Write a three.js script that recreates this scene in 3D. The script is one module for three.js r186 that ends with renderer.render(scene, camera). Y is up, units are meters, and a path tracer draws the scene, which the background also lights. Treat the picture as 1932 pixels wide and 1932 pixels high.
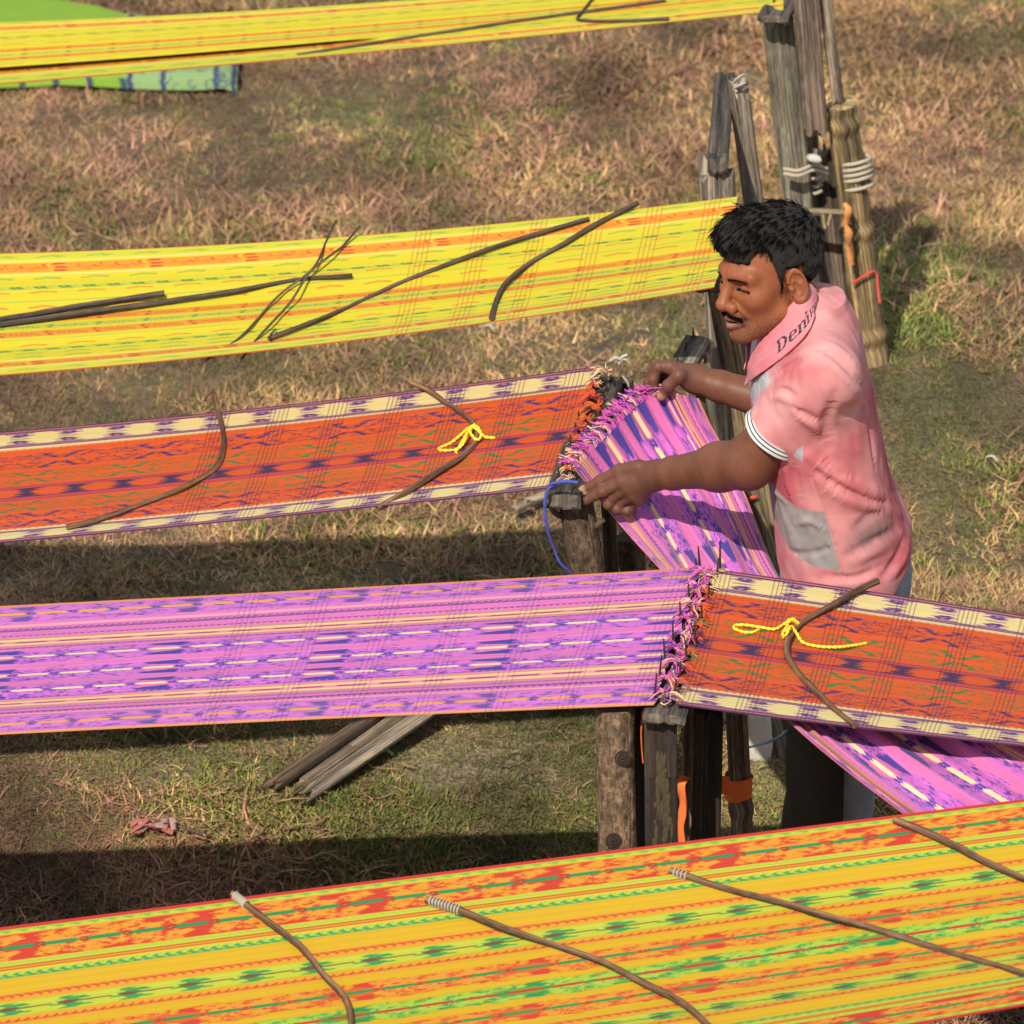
import * as THREE from 'three';
import { mergeGeometries, mergeVertices } from 'three/addons/utils/BufferGeometryUtils.js';

// ---------- camera ----------
const PITCH = 25 * Math.PI / 180, DIST = 14, HALF = 0.0625;
const scene = new THREE.Scene();
const camera = new THREE.PerspectiveCamera(2 * Math.atan(HALF) * 180 / Math.PI, 1, 0.5, 900);
const CAM = new THREE.Vector3(0, 0.964 + DIST * Math.sin(PITCH), DIST * Math.cos(PITCH));
camera.position.copy(CAM);
camera.lookAt(0, 0.964, 0);
camera.focus = 13.95;
camera.userData.fStop = 10;
camera.updateMatrixWorld(true);

// ---------- sky, sun, exposure ----------
const SKY = 0.72, SUN_EL = 46.5 * Math.PI / 180, SUN_AZ = -20 * Math.PI / 180;           // azimuth left of the camera side
const sunDir = new THREE.Vector3(Math.sin(SUN_AZ) * Math.cos(SUN_EL), Math.sin(SUN_EL), Math.cos(SUN_AZ) * Math.cos(SUN_EL));
// hazy winter sky: pale and warm near the horizon, soft blue overhead, brighter round the sun
{
  const w = 256, h = 128, d = new Float32Array(w * h * 4);
  for (let j = 0; j < h; j++) for (let i = 0; i < w; i++) {
    const el = ((j + 0.5) / h - 0.5) * Math.PI, az = ((i + 0.5) / w - 0.5) * 2 * Math.PI, dx = Math.cos(el) * Math.cos(az), dz = Math.cos(el) * Math.sin(az), c = dx * sunDir.x + Math.sin(el) * sunDir.y + dz * sunDir.z;
    const t = Math.pow(Math.max(0, Math.sin(el)), 0.55), g = 0.9 * Math.pow(Math.max(0, c), 14) + 0.25 * Math.pow(Math.max(0, c), 3);
    const k = el < 0 ? 0.5 : 1, o = (j * w + i) * 4;
    d[o] = SKY * k * (0.92 - 0.46 * t + g); d[o + 1] = SKY * k * (0.90 - 0.33 * t + 0.95 * g); d[o + 2] = SKY * k * (0.84 - 0.08 * t + 0.85 * g); d[o + 3] = 1;
  }
  const t = new THREE.DataTexture(d, w, h, THREE.RGBAFormat, THREE.FloatType); t.mapping = THREE.EquirectangularReflectionMapping; t.magFilter = THREE.LinearFilter; t.minFilter = THREE.LinearFilter; t.needsUpdate = true;
  scene.background = t; scene.environment = t;
}
const sun = new THREE.DirectionalLight(new THREE.Color(1, 0.92, 0.78), 5);
sun.position.copy(sunDir).multiplyScalar(40);
sun.castShadow = true;
sun.shadow.mapSize.set(4096, 4096);
Object.assign(sun.shadow.camera, { left: -6, right: 6, top: 6, bottom: -6, near: 1, far: 90 });
scene.add(sun, sun.target);
const renderer = new THREE.WebGLRenderer({ antialias: true });
renderer.toneMapping = THREE.LinearToneMapping;
renderer.toneMappingExposure = 1.1;
renderer.shadowMap.enabled = true;
renderer.setSize(1024, 1024);

// ---------- helpers ----------
const V = (x, y, z) => new THREE.Vector3(x, y, z);
const clamp = (x, a = 0, b = 1) => Math.min(b, Math.max(a, x));
const lerp = (a, b, t) => a + (b - a) * t;
const sstep = (a, b, x) => { const t = clamp((x - a) / (b - a)); return t * t * (3 - 2 * t); };
function rng(seed) { let s = seed >>> 0; return () => { s = (s + 0x6d2b79f5) | 0; let t = Math.imul(s ^ (s >>> 15), 1 | s); t = (t + Math.imul(t ^ (t >>> 7), 61 | t)) ^ t; return ((t ^ (t >>> 14)) >>> 0) / 4294967296; }; }
const hsh = (x, y, z) => { let h = Math.imul(x, 374761393) ^ Math.imul(y, 668265263) ^ Math.imul(z, 1274126177); h = Math.imul(h ^ (h >>> 13), 1103515245); h ^= h >>> 16; return (h >>> 0) / 4294967296; };
function noise(x, y, z = 0) {
  const X = Math.floor(x), Y = Math.floor(y), Z = Math.floor(z);
  let a = x - X, b = y - Y, c = z - Z; a = a * a * (3 - 2 * a); b = b * b * (3 - 2 * b); c = c * c * (3 - 2 * c);
  const l = (i, j, k) => hsh(X + i, Y + j, Z + k);
  return lerp(lerp(lerp(l(0, 0, 0), l(1, 0, 0), a), lerp(l(0, 1, 0), l(1, 1, 0), a), b), lerp(lerp(l(0, 0, 1), l(1, 0, 1), a), lerp(l(0, 1, 1), l(1, 1, 1), a), b), c) * 2 - 1;
}
const fbm = (x, y, z = 0, n = 4) => { let s = 0, a = 0.5; for (let i = 0; i < n; i++) { s += a * noise(x, y, z); x = x * 2.03 + 7.1; y = y * 2.03 + 3.7; z = z * 2.03 + 1.3; a *= 0.5; } return s; };
// the photograph was measured on a 1932 x 1932 grid; these turn a measured direction into a point on a plane of known depth
const FWD = V(0, -Math.sin(PITCH), -Math.cos(PITCH)), UPV = V(0, Math.cos(PITCH), -Math.sin(PITCH));
const ray = (u, v) => FWD.clone().addScaledVector(UPV, -(v - 966) / 966 * HALF).add(V((u - 966) / 966 * HALF, 0, 0));
const P = (u, v, z) => { const d = ray(u, v); return CAM.clone().addScaledVector(d, (z - CAM.z) / d.z); };
const G = (u, v, y) => { const d = ray(u, v); return CAM.clone().addScaledVector(d, (y - CAM.y) / d.y); };
const toUV = (p) => { const q = p.clone().sub(CAM), w = q.dot(FWD); return [966 + q.x / w / HALF * 966, 966 - q.dot(UPV) / w / HALF * 966]; };
const used = new Map();
const numbered = (n) => { const k = used.get(n) || 0; used.set(n, k + 1); return k ? n + '_' + String(k).padStart(3, '0') : n; };
function tag(o, label, category, group, kind) { Object.assign(o.userData, { label, category }); if (group) o.userData.group = group; if (kind) o.userData.kind = kind; return o; }
function thing(name, label, category, pos, group) { const g = new THREE.Group(); g.name = numbered(name); if (pos) g.position.copy(pos); scene.add(g); return tag(g, label, category, group); }
// a mesh whose geometry is given in world space, put under a parent whose base may be elsewhere
function part(name, geo, mat, parent) {
  const m = new THREE.Mesh(geo, mat); m.castShadow = m.receiveShadow = true;
  if (parent && parent !== scene) { m.name = name; parent.updateWorldMatrix(true, false); const o = new THREE.Vector3().setFromMatrixPosition(parent.matrixWorld); m.position.copy(o).negate(); parent.add(m); } else { m.name = numbered(name); scene.add(m); }
  return m;
}
function curve(pts) { return new THREE.CatmullRomCurve3(pts, false, 'centripetal'); }
// tapered tube; uv in metres (u round, v along)
function tube(pts, rad, { seg = 24, sides = 8, bump = 0, seed = 1, cap = true, uvs = 1, flat = 1 } = {}) {
  const c = pts.length > 2 ? curve(pts) : new THREE.LineCurve3(pts[0], pts[1]);
  const pos = [], uv = [], idx = []; const P0 = [], T = [];
  for (let i = 0; i <= seg; i++) { P0.push(c.getPointAt(i / seg)); T.push(c.getTangentAt(i / seg)); }
  let N = Math.abs(T[0].y) > 0.8 ? V(1, 0, 0) : V(0, 1, 0), len = 0;
  for (let i = 0; i <= seg; i++) {
    N.addScaledVector(T[i], -N.dot(T[i])).normalize(); const B = T[i].clone().cross(N);
    if (i) len += P0[i].distanceTo(P0[i - 1]);
    const r = typeof rad === 'function' ? rad(i / seg) : rad;
    for (let j = 0; j <= sides; j++) {
      const a = j / sides * Math.PI * 2, jj = j % sides;
      const rr = r * (1 + (bump ? bump * noise(Math.cos(a) * 1.7 + seed * 9.1, Math.sin(a) * 1.7, len / Math.max(r, 1e-4) * 0.35 + seed) : 0));
      const q = P0[i].clone().addScaledVector(N, Math.cos(a) * rr * flat).addScaledVector(B, Math.sin(a) * rr);
      pos.push(q.x, q.y, q.z); uv.push(j / sides * Math.PI * 2 * r * uvs, len * uvs);
      if (i < seg && j < sides) { const k = i * (sides + 1) + j; idx.push(k, k + sides + 1, k + 1, k + 1, k + sides + 1, k + sides + 2); }
    }
  }
  if (cap) for (const e of [0, seg]) {
    const c0 = pos.length / 3, p = P0[e]; pos.push(p.x, p.y, p.z); uv.push(0.01, 0.01);
    for (let j = 0; j <= sides; j++) { const k = (e * (sides + 1) + j) * 3; pos.push(pos[k], pos[k + 1], pos[k + 2]); uv.push(0.01 + 0.01 * Math.cos(j), 0.01 + 0.01 * Math.sin(j)); }
    for (let j = 0; j < sides; j++) e ? idx.push(c0, c0 + 1 + j, c0 + 2 + j) : idx.push(c0, c0 + 2 + j, c0 + 1 + j);
  }
  const g = new THREE.BufferGeometry();
  g.setAttribute('position', new THREE.Float32BufferAttribute(pos, 3)); g.setAttribute('uv', new THREE.Float32BufferAttribute(uv, 2)); g.setIndex(idx); g.computeVertexNormals();
  // weld the seam's normals
  const n = g.attributes.normal; for (let i = 0; i <= seg; i++) { const a = i * (sides + 1), b = a + sides; const q = V(n.getX(a) + n.getX(b), n.getY(a) + n.getY(b), n.getZ(a) + n.getZ(b)).normalize(); n.setXYZ(a, q.x, q.y, q.z); n.setXYZ(b, q.x, q.y, q.z); }
  return g;
}
// closed sheet: grid of points (rows x columns) with thickness; uv from a function of (s, t)
function sheet(grid, thick, uvf, both = true) {
  const R = grid.length, C = grid[0].length, nor = [];
  for (let i = 0; i < R; i++) { nor.push([]); for (let j = 0; j < C; j++) { const a = grid[Math.min(i + 1, R - 1)][j].clone().sub(grid[Math.max(i - 1, 0)][j]), b = grid[i][Math.min(j + 1, C - 1)].clone().sub(grid[i][Math.max(j - 1, 0)]); nor[i].push(a.cross(b).normalize()); } }
  const pos = [], uv = [], idx = [], nn = [];
  for (const s of both ? [0.5, -0.5] : [0.5]) for (let i = 0; i < R; i++) for (let j = 0; j < C; j++) {
    const q = grid[i][j], n = nor[i][j]; pos.push(q.x + n.x * thick * s, q.y + n.y * thick * s, q.z + n.z * thick * s); uv.push(...uvf(i, j)); nn.push(n.x * Math.sign(s), n.y * Math.sign(s), n.z * Math.sign(s));
  }
  const K = R * C;
  for (let i = 0; i < R - 1; i++) for (let j = 0; j < C - 1; j++) { const a = i * C + j, b = a + 1, c = a + C, d = c + 1; idx.push(a, c, b, b, c, d); if (both) idx.push(a + K, b + K, c + K, b + K, d + K, c + K); }
  if (both) {
    const rim = []; for (let j = 0; j < C; j++) rim.push(j); for (let i = 1; i < R; i++) rim.push(i * C + C - 1); for (let j = C - 2; j >= 0; j--) rim.push((R - 1) * C + j); for (let i = R - 2; i > 0; i--) rim.push(i * C);
    const b0 = pos.length / 3;
    for (const k of rim) for (const o of [0, K]) { pos.push(pos[(k + o) * 3], pos[(k + o) * 3 + 1], pos[(k + o) * 3 + 2]); uv.push(uv[k * 2], uv[k * 2 + 1]); nn.push(0, 0, 0); }
    const L = rim.length; const e = V(), f = V();
    for (let i = 0; i < L; i++) { const a = b0 + i * 2, b = b0 + ((i + 1) % L) * 2; idx.push(a, b, a + 1, b, b + 1, a + 1); e.set(pos[b * 3] - pos[a * 3], pos[b * 3 + 1] - pos[a * 3 + 1], pos[b * 3 + 2] - pos[a * 3 + 2]); f.set(pos[a * 3 + 3] - pos[a * 3], pos[a * 3 + 4] - pos[a * 3 + 1], pos[a * 3 + 5] - pos[a * 3 + 2]); e.cross(f).normalize(); for (const k of [a, a + 1, b, b + 1]) { nn[k * 3] += e.x; nn[k * 3 + 1] += e.y; nn[k * 3 + 2] += e.z; } }
    for (let k = b0; k < pos.length / 3; k++) { const l = Math.hypot(nn[k * 3], nn[k * 3 + 1], nn[k * 3 + 2]) || 1; nn[k * 3] /= l; nn[k * 3 + 1] /= l; nn[k * 3 + 2] /= l; }
  }
  const g = new THREE.BufferGeometry(); g.setAttribute('position', new THREE.Float32BufferAttribute(pos, 3)); g.setAttribute('normal', new THREE.Float32BufferAttribute(nn, 3)); g.setAttribute('uv', new THREE.Float32BufferAttribute(uv, 2)); g.setIndex(idx);
  return g;
}
// ---------- signed distance fields and their mesher ----------
const smin = (a, b, k) => { const h = Math.max(k - Math.abs(a - b), 0) / k; return Math.min(a, b) - h * h * k * 0.25; };
const smax = (a, b, k) => -smin(-a, -b, k);
const dCap = (p, a, b, ra, rb) => { const bx = b.x - a.x, by = b.y - a.y, bz = b.z - a.z, px = p.x - a.x, py = p.y - a.y, pz = p.z - a.z; const h = clamp((px * bx + py * by + pz * bz) / (bx * bx + by * by + bz * bz)); const x = px - bx * h, y = py - by * h, z = pz - bz * h; return Math.sqrt(x * x + y * y + z * z) - lerp(ra, rb, h); };
const dEll = (x, y, z, rx, ry, rz) => { const a = Math.hypot(x / rx, y / ry, z / rz), b = Math.hypot(x / rx / rx, y / ry / ry, z / rz / rz); return b < 1e-9 ? -Math.min(rx, ry, rz) : a * (a - 1) / b; };
function meshSDF(f, lo, hi, h, colorAt) {
  const nx = Math.ceil((hi.x - lo.x) / h) + 1, ny = Math.ceil((hi.y - lo.y) / h) + 1, nz = Math.ceil((hi.z - lo.z) / h) + 1;
  const D = new Float32Array(nx * ny * nz), B = 8, p = V();
  const at = (i, j, k) => (k * ny + j) * nx + i;
  for (let K = 0; K < nz; K += B) for (let J = 0; J < ny; J += B) for (let I = 0; I < nx; I += B) {
    p.set(lo.x + (I + B / 2) * h, lo.y + (J + B / 2) * h, lo.z + (K + B / 2) * h); const c = f(p), near = Math.abs(c) < B * h * 1.6;
    for (let k = K; k < Math.min(K + B, nz); k++) for (let j = J; j < Math.min(J + B, ny); j++) for (let i = I; i < Math.min(I + B, nx); i++) {
      if (near) { p.set(lo.x + i * h, lo.y + j * h, lo.z + k * h); D[at(i, j, k)] = f(p); } else D[at(i, j, k)] = c;
    }
  }
  const id = new Int32Array(nx * ny * nz).fill(-1), pos = [], idx = [];
  const E = [[0, 1], [2, 3], [4, 5], [6, 7], [0, 2], [1, 3], [4, 6], [5, 7], [0, 4], [1, 5], [2, 6], [3, 7]], v = new Float32Array(8);
  for (let k = 0; k < nz - 1; k++) for (let j = 0; j < ny - 1; j++) for (let i = 0; i < nx - 1; i++) {
    let m = 0; for (let c = 0; c < 8; c++) { v[c] = D[at(i + (c & 1), j + ((c >> 1) & 1), k + (c >> 2))]; if (v[c] < 0) m |= 1 << c; }
    if (m === 0 || m === 255) continue;
    let x = 0, y = 0, z = 0, n = 0;
    for (const [a, b] of E) if ((v[a] < 0) !== (v[b] < 0)) { const t = v[a] / (v[a] - v[b]); x += lerp(a & 1, b & 1, t); y += lerp((a >> 1) & 1, (b >> 1) & 1, t); z += lerp(a >> 2, b >> 2, t); n++; }
    id[at(i, j, k)] = pos.length / 3; pos.push(lo.x + (i + x / n) * h, lo.y + (j + y / n) * h, lo.z + (k + z / n) * h);
  }
  const quad = (a, b, c, d, flip) => { if (a < 0 || b < 0 || c < 0 || d < 0) return; flip ? idx.push(a, c, b, a, d, c) : idx.push(a, b, c, a, c, d); };
  for (let k = 1; k < nz - 1; k++) for (let j = 1; j < ny - 1; j++) for (let i = 1; i < nx - 1; i++) {
    const s = D[at(i, j, k)] < 0;
    if (s !== D[at(i + 1, j, k)] < 0) quad(id[at(i, j - 1, k - 1)], id[at(i, j, k - 1)], id[at(i, j, k)], id[at(i, j - 1, k)], !s);
    if (s !== D[at(i, j + 1, k)] < 0) quad(id[at(i - 1, j, k - 1)], id[at(i - 1, j, k)], id[at(i, j, k)], id[at(i, j, k - 1)], !s);
    if (s !== D[at(i, j, k + 1)] < 0) quad(id[at(i - 1, j - 1, k)], id[at(i, j - 1, k)], id[at(i, j, k)], id[at(i - 1, j, k)], !s);
  }
  const nor = new Float32Array(pos.length), col = colorAt ? new Float32Array(pos.length) : null, e = h * 0.6, q = V();
  for (let n = 0; n < pos.length; n += 3) {
    const g = (dx, dy, dz) => f(q.set(pos[n] + dx, pos[n + 1] + dy, pos[n + 2] + dz));
    const a = g(e, 0, 0) - g(-e, 0, 0), b = g(0, e, 0) - g(0, -e, 0), c = g(0, 0, e) - g(0, 0, -e), l = Math.hypot(a, b, c) || 1;
    nor[n] = a / l; nor[n + 1] = b / l; nor[n + 2] = c / l;
    if (col) { const o = colorAt(q.set(pos[n], pos[n + 1], pos[n + 2]), V(nor[n], nor[n + 1], nor[n + 2])); col[n] = o[0]; col[n + 1] = o[1]; col[n + 2] = o[2]; }
  }
  const geo = new THREE.BufferGeometry(); geo.setAttribute('position', new THREE.Float32BufferAttribute(pos, 3)); geo.setAttribute('normal', new THREE.BufferAttribute(nor, 3)); if (col) geo.setAttribute('color', new THREE.BufferAttribute(col, 3)); geo.setIndex(idx);
  return geo;
}
function dataTex(n, fn, srgb = true, m = n) {
  const d = new Uint8Array(n * m * 4); for (let j = 0; j < m; j++) for (let i = 0; i < n; i++) { const c = fn(i / n, j / m); for (let k = 0; k < 3; k++) d[(j * n + i) * 4 + k] = clamp(c[k]) * 255; d[(j * n + i) * 4 + 3] = 255; }
  const t = new THREE.DataTexture(d, n, m); t.wrapS = t.wrapT = THREE.RepeatWrapping; t.magFilter = THREE.LinearFilter; t.minFilter = THREE.LinearMipmapLinearFilter; t.generateMipmaps = true; if (srgb) t.colorSpace = THREE.SRGBColorSpace; t.needsUpdate = true; return t;
}
function canvasTex(w, h, draw) { const c = document.createElement('canvas'); c.width = w; c.height = h; draw(c.getContext('2d'), w, h); const t = new THREE.CanvasTexture(c); t.colorSpace = THREE.SRGBColorSpace; t.wrapS = t.wrapT = THREE.RepeatWrapping; t.anisotropy = 8; return t; }
// ---------- ground ----------
function hgt(x, z) {
  const f = sstep(40, 8, Math.hypot(x, z));
  let y = -0.06 * sstep(-1.0, -0.45, z) + 0.10 * Math.exp(-(((z + 1.12) / 0.36) ** 2)) + 0.05 * sstep(-3.2, -5, z) + 0.2 * Math.exp(-(((x - 0.72) / 0.5) ** 2) - ((z + 2.6) / 0.75) ** 2);  // ridge and front dip are invented, shaped to shift where the cloth shadows land
  y += f * (0.05 * fbm(x * 0.9 + 3, z * 0.9, 5, 3) + 0.03 * Math.max(0, fbm(x * 3.1, z * 3.1, 2, 3)) * sstep(-1.6, -2.6, z));
  return y;
}
const Gt = (u, v) => { let q = G(u, v, 0); for (let i = 0; i < 6; i++) q = G(u, v, hgt(q.x, q.z)); return q; };
const PATCH = [];
for (const [u, v, ru, rv, k, a] of [
  [640, 225, 240, 55, 'green', 0.75], [760, 300, 130, 40, 'green', 0.5], [1700, 640, 90, 110, 'green', 0.95], [1285, 640, 50, 60, 'green', 1.1], [1760, 790, 120, 60, 'green', 0.5],
  [850, 1500, 330, 45, 'green', 0.85], [1060, 1450, 120, 60, 'green', 0.8], [250, 1420, 300, 45, 'green', 0.7], [950, 1570, 420, 60, 'green', 0.5], [1465, 1500, 80, 70, 'green', 1], [1750, 500, 160, 60, 'green', 0.45],
  [1790, 560, 170, 420, 'green', 0.3], [950, 1520, 420, 90, 'green', 0.3], [1120, 650, 230, 38, 'paintedShade', 1], [500, 1100, 700, 40, 'green', 0.5], [900, 1010, 250, 40, 'green', 0.45], [1800, 950, 200, 120, 'green', 0.35], [1850, 60, 120, 60, 'green', 0.35],
  [1050, 190, 230, 80, 'brown', 0.9], [700, 350, 330, 70, 'brown', 0.7], [150, 350, 260, 110, 'brown', 0.5], [90, 1540, 180, 60, 'brown', 0.6], [120, 1690, 420, 60, 'brown', 1.1], [1760, 90, 130, 60, 'brown', 0.7], [1780, 280, 160, 90, 'brown', 0.6], [1240, 300, 110, 90, 'brown', 0.5],
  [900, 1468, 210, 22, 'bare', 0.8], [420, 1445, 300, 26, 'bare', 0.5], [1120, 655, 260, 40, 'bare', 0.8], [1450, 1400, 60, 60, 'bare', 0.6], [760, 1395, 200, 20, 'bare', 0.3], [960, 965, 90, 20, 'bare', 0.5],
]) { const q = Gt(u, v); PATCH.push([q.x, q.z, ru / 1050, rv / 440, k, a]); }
function zone(x, z) {
  const o = { green: 0.10 + 0.55 * fbm(x * 1.1, z * 0.8, 11, 4), paintedShade: 0, brown: 0.36 + 0.75 * fbm(x * 1.5, z * 1.1, 23, 4), bare: 0.0 };
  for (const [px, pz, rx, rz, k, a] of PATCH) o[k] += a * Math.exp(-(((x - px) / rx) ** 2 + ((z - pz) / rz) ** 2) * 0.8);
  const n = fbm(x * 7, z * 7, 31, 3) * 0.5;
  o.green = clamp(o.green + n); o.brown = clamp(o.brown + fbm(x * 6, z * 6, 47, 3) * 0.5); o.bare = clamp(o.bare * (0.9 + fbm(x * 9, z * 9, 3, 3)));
  return o;
}
{
  const axis = (a, b, step, far) => { const r = []; for (let x = a; x <= b + 1e-6; x += step) r.push(x); let s = step, lo = a, hi = b; while (hi - b < far) { s *= 1.35; lo -= s; hi += s; r.unshift(lo); r.push(hi); } return r; };
  const X = axis(-2, 2, 0.045, 420), Z = axis(-7, 2, 0.045, 420), pos = [], col = [], uv = [], idx = [];
  for (const z of Z) for (const x of X) {
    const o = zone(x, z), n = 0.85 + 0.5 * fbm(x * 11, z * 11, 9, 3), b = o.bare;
    pos.push(x, hgt(x, z), z); uv.push(x, z);
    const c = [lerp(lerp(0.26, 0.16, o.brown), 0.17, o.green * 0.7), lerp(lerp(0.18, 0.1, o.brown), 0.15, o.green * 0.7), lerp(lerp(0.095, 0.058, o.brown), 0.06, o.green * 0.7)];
    col.push(lerp(c[0], lerp(0.40, 0.14, o.paintedShade), b) * n, lerp(c[1], lerp(0.31, 0.105, o.paintedShade), b) * n, lerp(c[2], lerp(0.20, 0.065, o.paintedShade), b) * n);  // soil darkened here to paint the shade strip of the top yellow cloth
  }
  const W = X.length; for (let j = 0; j < Z.length - 1; j++) for (let i = 0; i < W - 1; i++) { const a = j * W + i; idx.push(a, a + W, a + 1, a + 1, a + W, a + W + 1); }
  const g = new THREE.BufferGeometry(); g.setAttribute('position', new THREE.Float32BufferAttribute(pos, 3)); g.setAttribute('color', new THREE.Float32BufferAttribute(col, 3)); g.setAttribute('uv', new THREE.Float32BufferAttribute(uv, 2)); g.setIndex(idx); g.computeVertexNormals();
  const grain = dataTex(512, (u, v) => { const a = 0.78 + 0.3 * noise(u * 128, v * 128, 1) * 0.6 + 0.22 * noise(u * 256, v * 256, 4); return [a, a, a * 0.98]; });
  grain.repeat.set(1.6, 1.6);
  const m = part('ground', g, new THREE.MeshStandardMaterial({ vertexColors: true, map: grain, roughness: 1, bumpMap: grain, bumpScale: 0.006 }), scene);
  m.userData.kind = 'structure';
}
// ---------- grass: tufts of blades ----------
function tuft(r, n, l0, l1, w, lean0, lean1, curl, spread) {
  const pos = [], idx = [], nor = [];
  for (let b = 0; b < n; b++) {
    const a = r() * 6.283, L = lerp(l0, l1, r()), ph = r() * 6.283, rad = spread * Math.sqrt(r());
    let x = Math.cos(ph) * rad, y = -0.004, z = Math.sin(ph) * rad, th = lerp(lean0, lean1, r()); const ww = w * (0.6 + 0.8 * r()), cu = curl * (r() - 0.25), tw = (r() - 0.5) * 1.4; const b0 = pos.length / 3; let az = a;
    for (let s = 0; s <= 3; s++) {
      const t = s / 3, hw = ww * 0.5 * (1 - t * t * 0.92), sx = -Math.sin(az + tw * t), sz = Math.cos(az + tw * t);
      pos.push(x - sx * hw, y, z - sz * hw, x + sx * hw, y, z + sz * hw);
      const n2 = V(-Math.cos(th) * Math.cos(az), Math.sin(th) + 0.2, -Math.cos(th) * Math.sin(az)).normalize(); nor.push(n2.x, n2.y, n2.z, n2.x, n2.y, n2.z);
      x += Math.cos(az) * Math.sin(th) * L / 3; z += Math.sin(az) * Math.sin(th) * L / 3; y += Math.cos(th) * L / 3; th += cu; az += (r() - 0.5) * 0.5;
    }
    for (let s = 0; s < 3; s++) { const k = b0 + s * 2; idx.push(k, k + 2, k + 1, k + 1, k + 2, k + 3); }
  }
  const g = new THREE.BufferGeometry(); g.setAttribute('position', new THREE.Float32BufferAttribute(pos, 3)); g.setIndex(idx); g.computeVertexNormals(); return g;
}
{
  const r = rng(77), mat = new THREE.MeshStandardMaterial({ color: 0xffffff, roughness: 0.9, side: THREE.DoubleSide });
  const spots = []; const add = (x0, x1, z0, z1, n) => { for (let i = 0; i < n; i++) spots.push([lerp(x0, x1, r()), lerp(z0, z1, r())]); };
  add(-1.5, 1.6, -6.2, 1.2, 60000); add(-1.4, 1.4, -1.55, -0.1, 60000 * 0.5); add(-4, 4, -9, 3, 60000 * 0.3);
  const kinds = { dead_grass: [], brown_grass: [], green_grass: [] };
  for (const [x, z] of spots) {
    const o = zone(x, z); if (r() < o.bare * 0.72) continue;
    const q = r();
    const k = q < o.green * 0.9 ? 'green_grass' : r() < o.brown * 0.85 ? 'brown_grass' : 'dead_grass';
    kinds[k].push([x, z, o]);
  }
  const lab = { dead_grass: 'pale straw coloured dead grass matted over the field', brown_grass: 'darker brown withered grass in clumps across the field', green_grass: 'short green grass growing through the dead grass' };
  const M = new THREE.Matrix4(), Q = new THREE.Quaternion(), Y = V(0, 1, 0), C = new THREE.Color();
  for (const k in kinds) {
    const NV = 4;
    for (let v = 0; v < NV; v++) {
      const g = k === 'green_grass' ? tuft(r, 11, 0.014, 0.038, 0.0026, 0.1, 0.9, 0.5, 0.022) : k === 'brown_grass' ? tuft(r, 12, 0.02, 0.06, 0.0027, 0.5, 1.5, 0.8, 0.034) : tuft(r, 12, 0.018, 0.048, 0.0026, 0.5, 1.5, 0.7, 0.032);
      const L = kinds[k].filter((_, i) => i % NV === v), im = new THREE.InstancedMesh(g, mat, L.length);
      L.forEach(([x, z, o], i) => {
        Q.setFromAxisAngle(Y, r() * 6.283); const s = (0.5 + 0.75 * r()) * clamp(1 + 1.2 * fbm(x * 4, z * 4, 71, 3), 0.6, 1.5) * (1 - 0.35 * o.bare) * (k === 'brown_grass' ? 1.1 : 1);
        M.compose(V(x, hgt(x, z), z), Q, V(s, s * (0.6 + 0.4 * r()) * (1 - 0.3 * o.green), s)); im.setMatrixAt(i, M);
        const b = (0.5 + 0.85 * r() * r() + 0.25 * r()) * clamp(1 + 1.3 * fbm(x * 5 + 2, z * 4, 61, 3), 0.5, 1.6), h = r();
        if (k === 'green_grass') C.setRGB(lerp(0.10, 0.25, h) * b, lerp(0.145, 0.225, h) * b, lerp(0.03, 0.055, h) * b);
        else if (k === 'brown_grass') C.setRGB(lerp(0.22, 0.43, h) * b, lerp(0.108, 0.235, h) * b, lerp(0.065, 0.145, h) * b);
        else C.setRGB(lerp(0.39, 0.60, h) * b, lerp(0.235, 0.385, h) * b, lerp(0.098, 0.17, h) * b);
        im.setColorAt(i, C);
      });
      im.name = numbered(k); im.castShadow = im.receiveShadow = true; tag(im, lab[k], 'grass', null, 'stuff'); scene.add(im);
    }
  }
}
// ---------- woven patterns: x along the warp (PX pixels per metre), y from the far selvage to the near one ----------
const PX = 900, TW = 2048, TLEN = TW / PX;
// dyed before weaving, so neighbouring threads lie a little shifted along the warp
function threads(c, w, h, r, amt) { const k = document.createElement('canvas'); k.width = w; k.height = h; k.getContext('2d').drawImage(c.canvas, 0, 0); let dx = 0; for (let y = 0; y < h; y++) { dx = dx * 0.55 + (r() - 0.5) * 9; const o = Math.round(dx); c.drawImage(k, 0, y, w, 1, o, y, w, 1); if (o) c.drawImage(k, 0, y, w, 1, o > 0 ? o - w : o + w, y, w, 1); } for (let y = 0; y < h; y++) { c.fillStyle = `rgba(${r() < 0.5 ? '0,0,0' : '255,255,255'},${amt * r()})`; c.fillRect(0, y, w, 1); } for (let i = 0; i < w * 1.2; i++) { c.fillStyle = `rgba(${r() < 0.5 ? '0,0,0' : '255,255,255'},${amt * 0.8 * r()})`; c.fillRect(r() * w, r() * h, 20 + r() * 160, 1); } }
const row = (c, H, a, b, col) => { c.fillStyle = col; c.fillRect(0, a * H, TW, Math.max(1, (b - a) * H)); };
function tris(c, H, y0, y1, step, col, up) { c.fillStyle = col; const p = TW / Math.round(TW / step); for (let x = 0; x < TW; x += p) { c.beginPath(); c.moveTo(x, (up ? y1 : y0) * H); c.lineTo(x + p, (up ? y1 : y0) * H); c.lineTo(x + p / 2, (up ? y0 : y1) * H); c.fill(); } }
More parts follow.
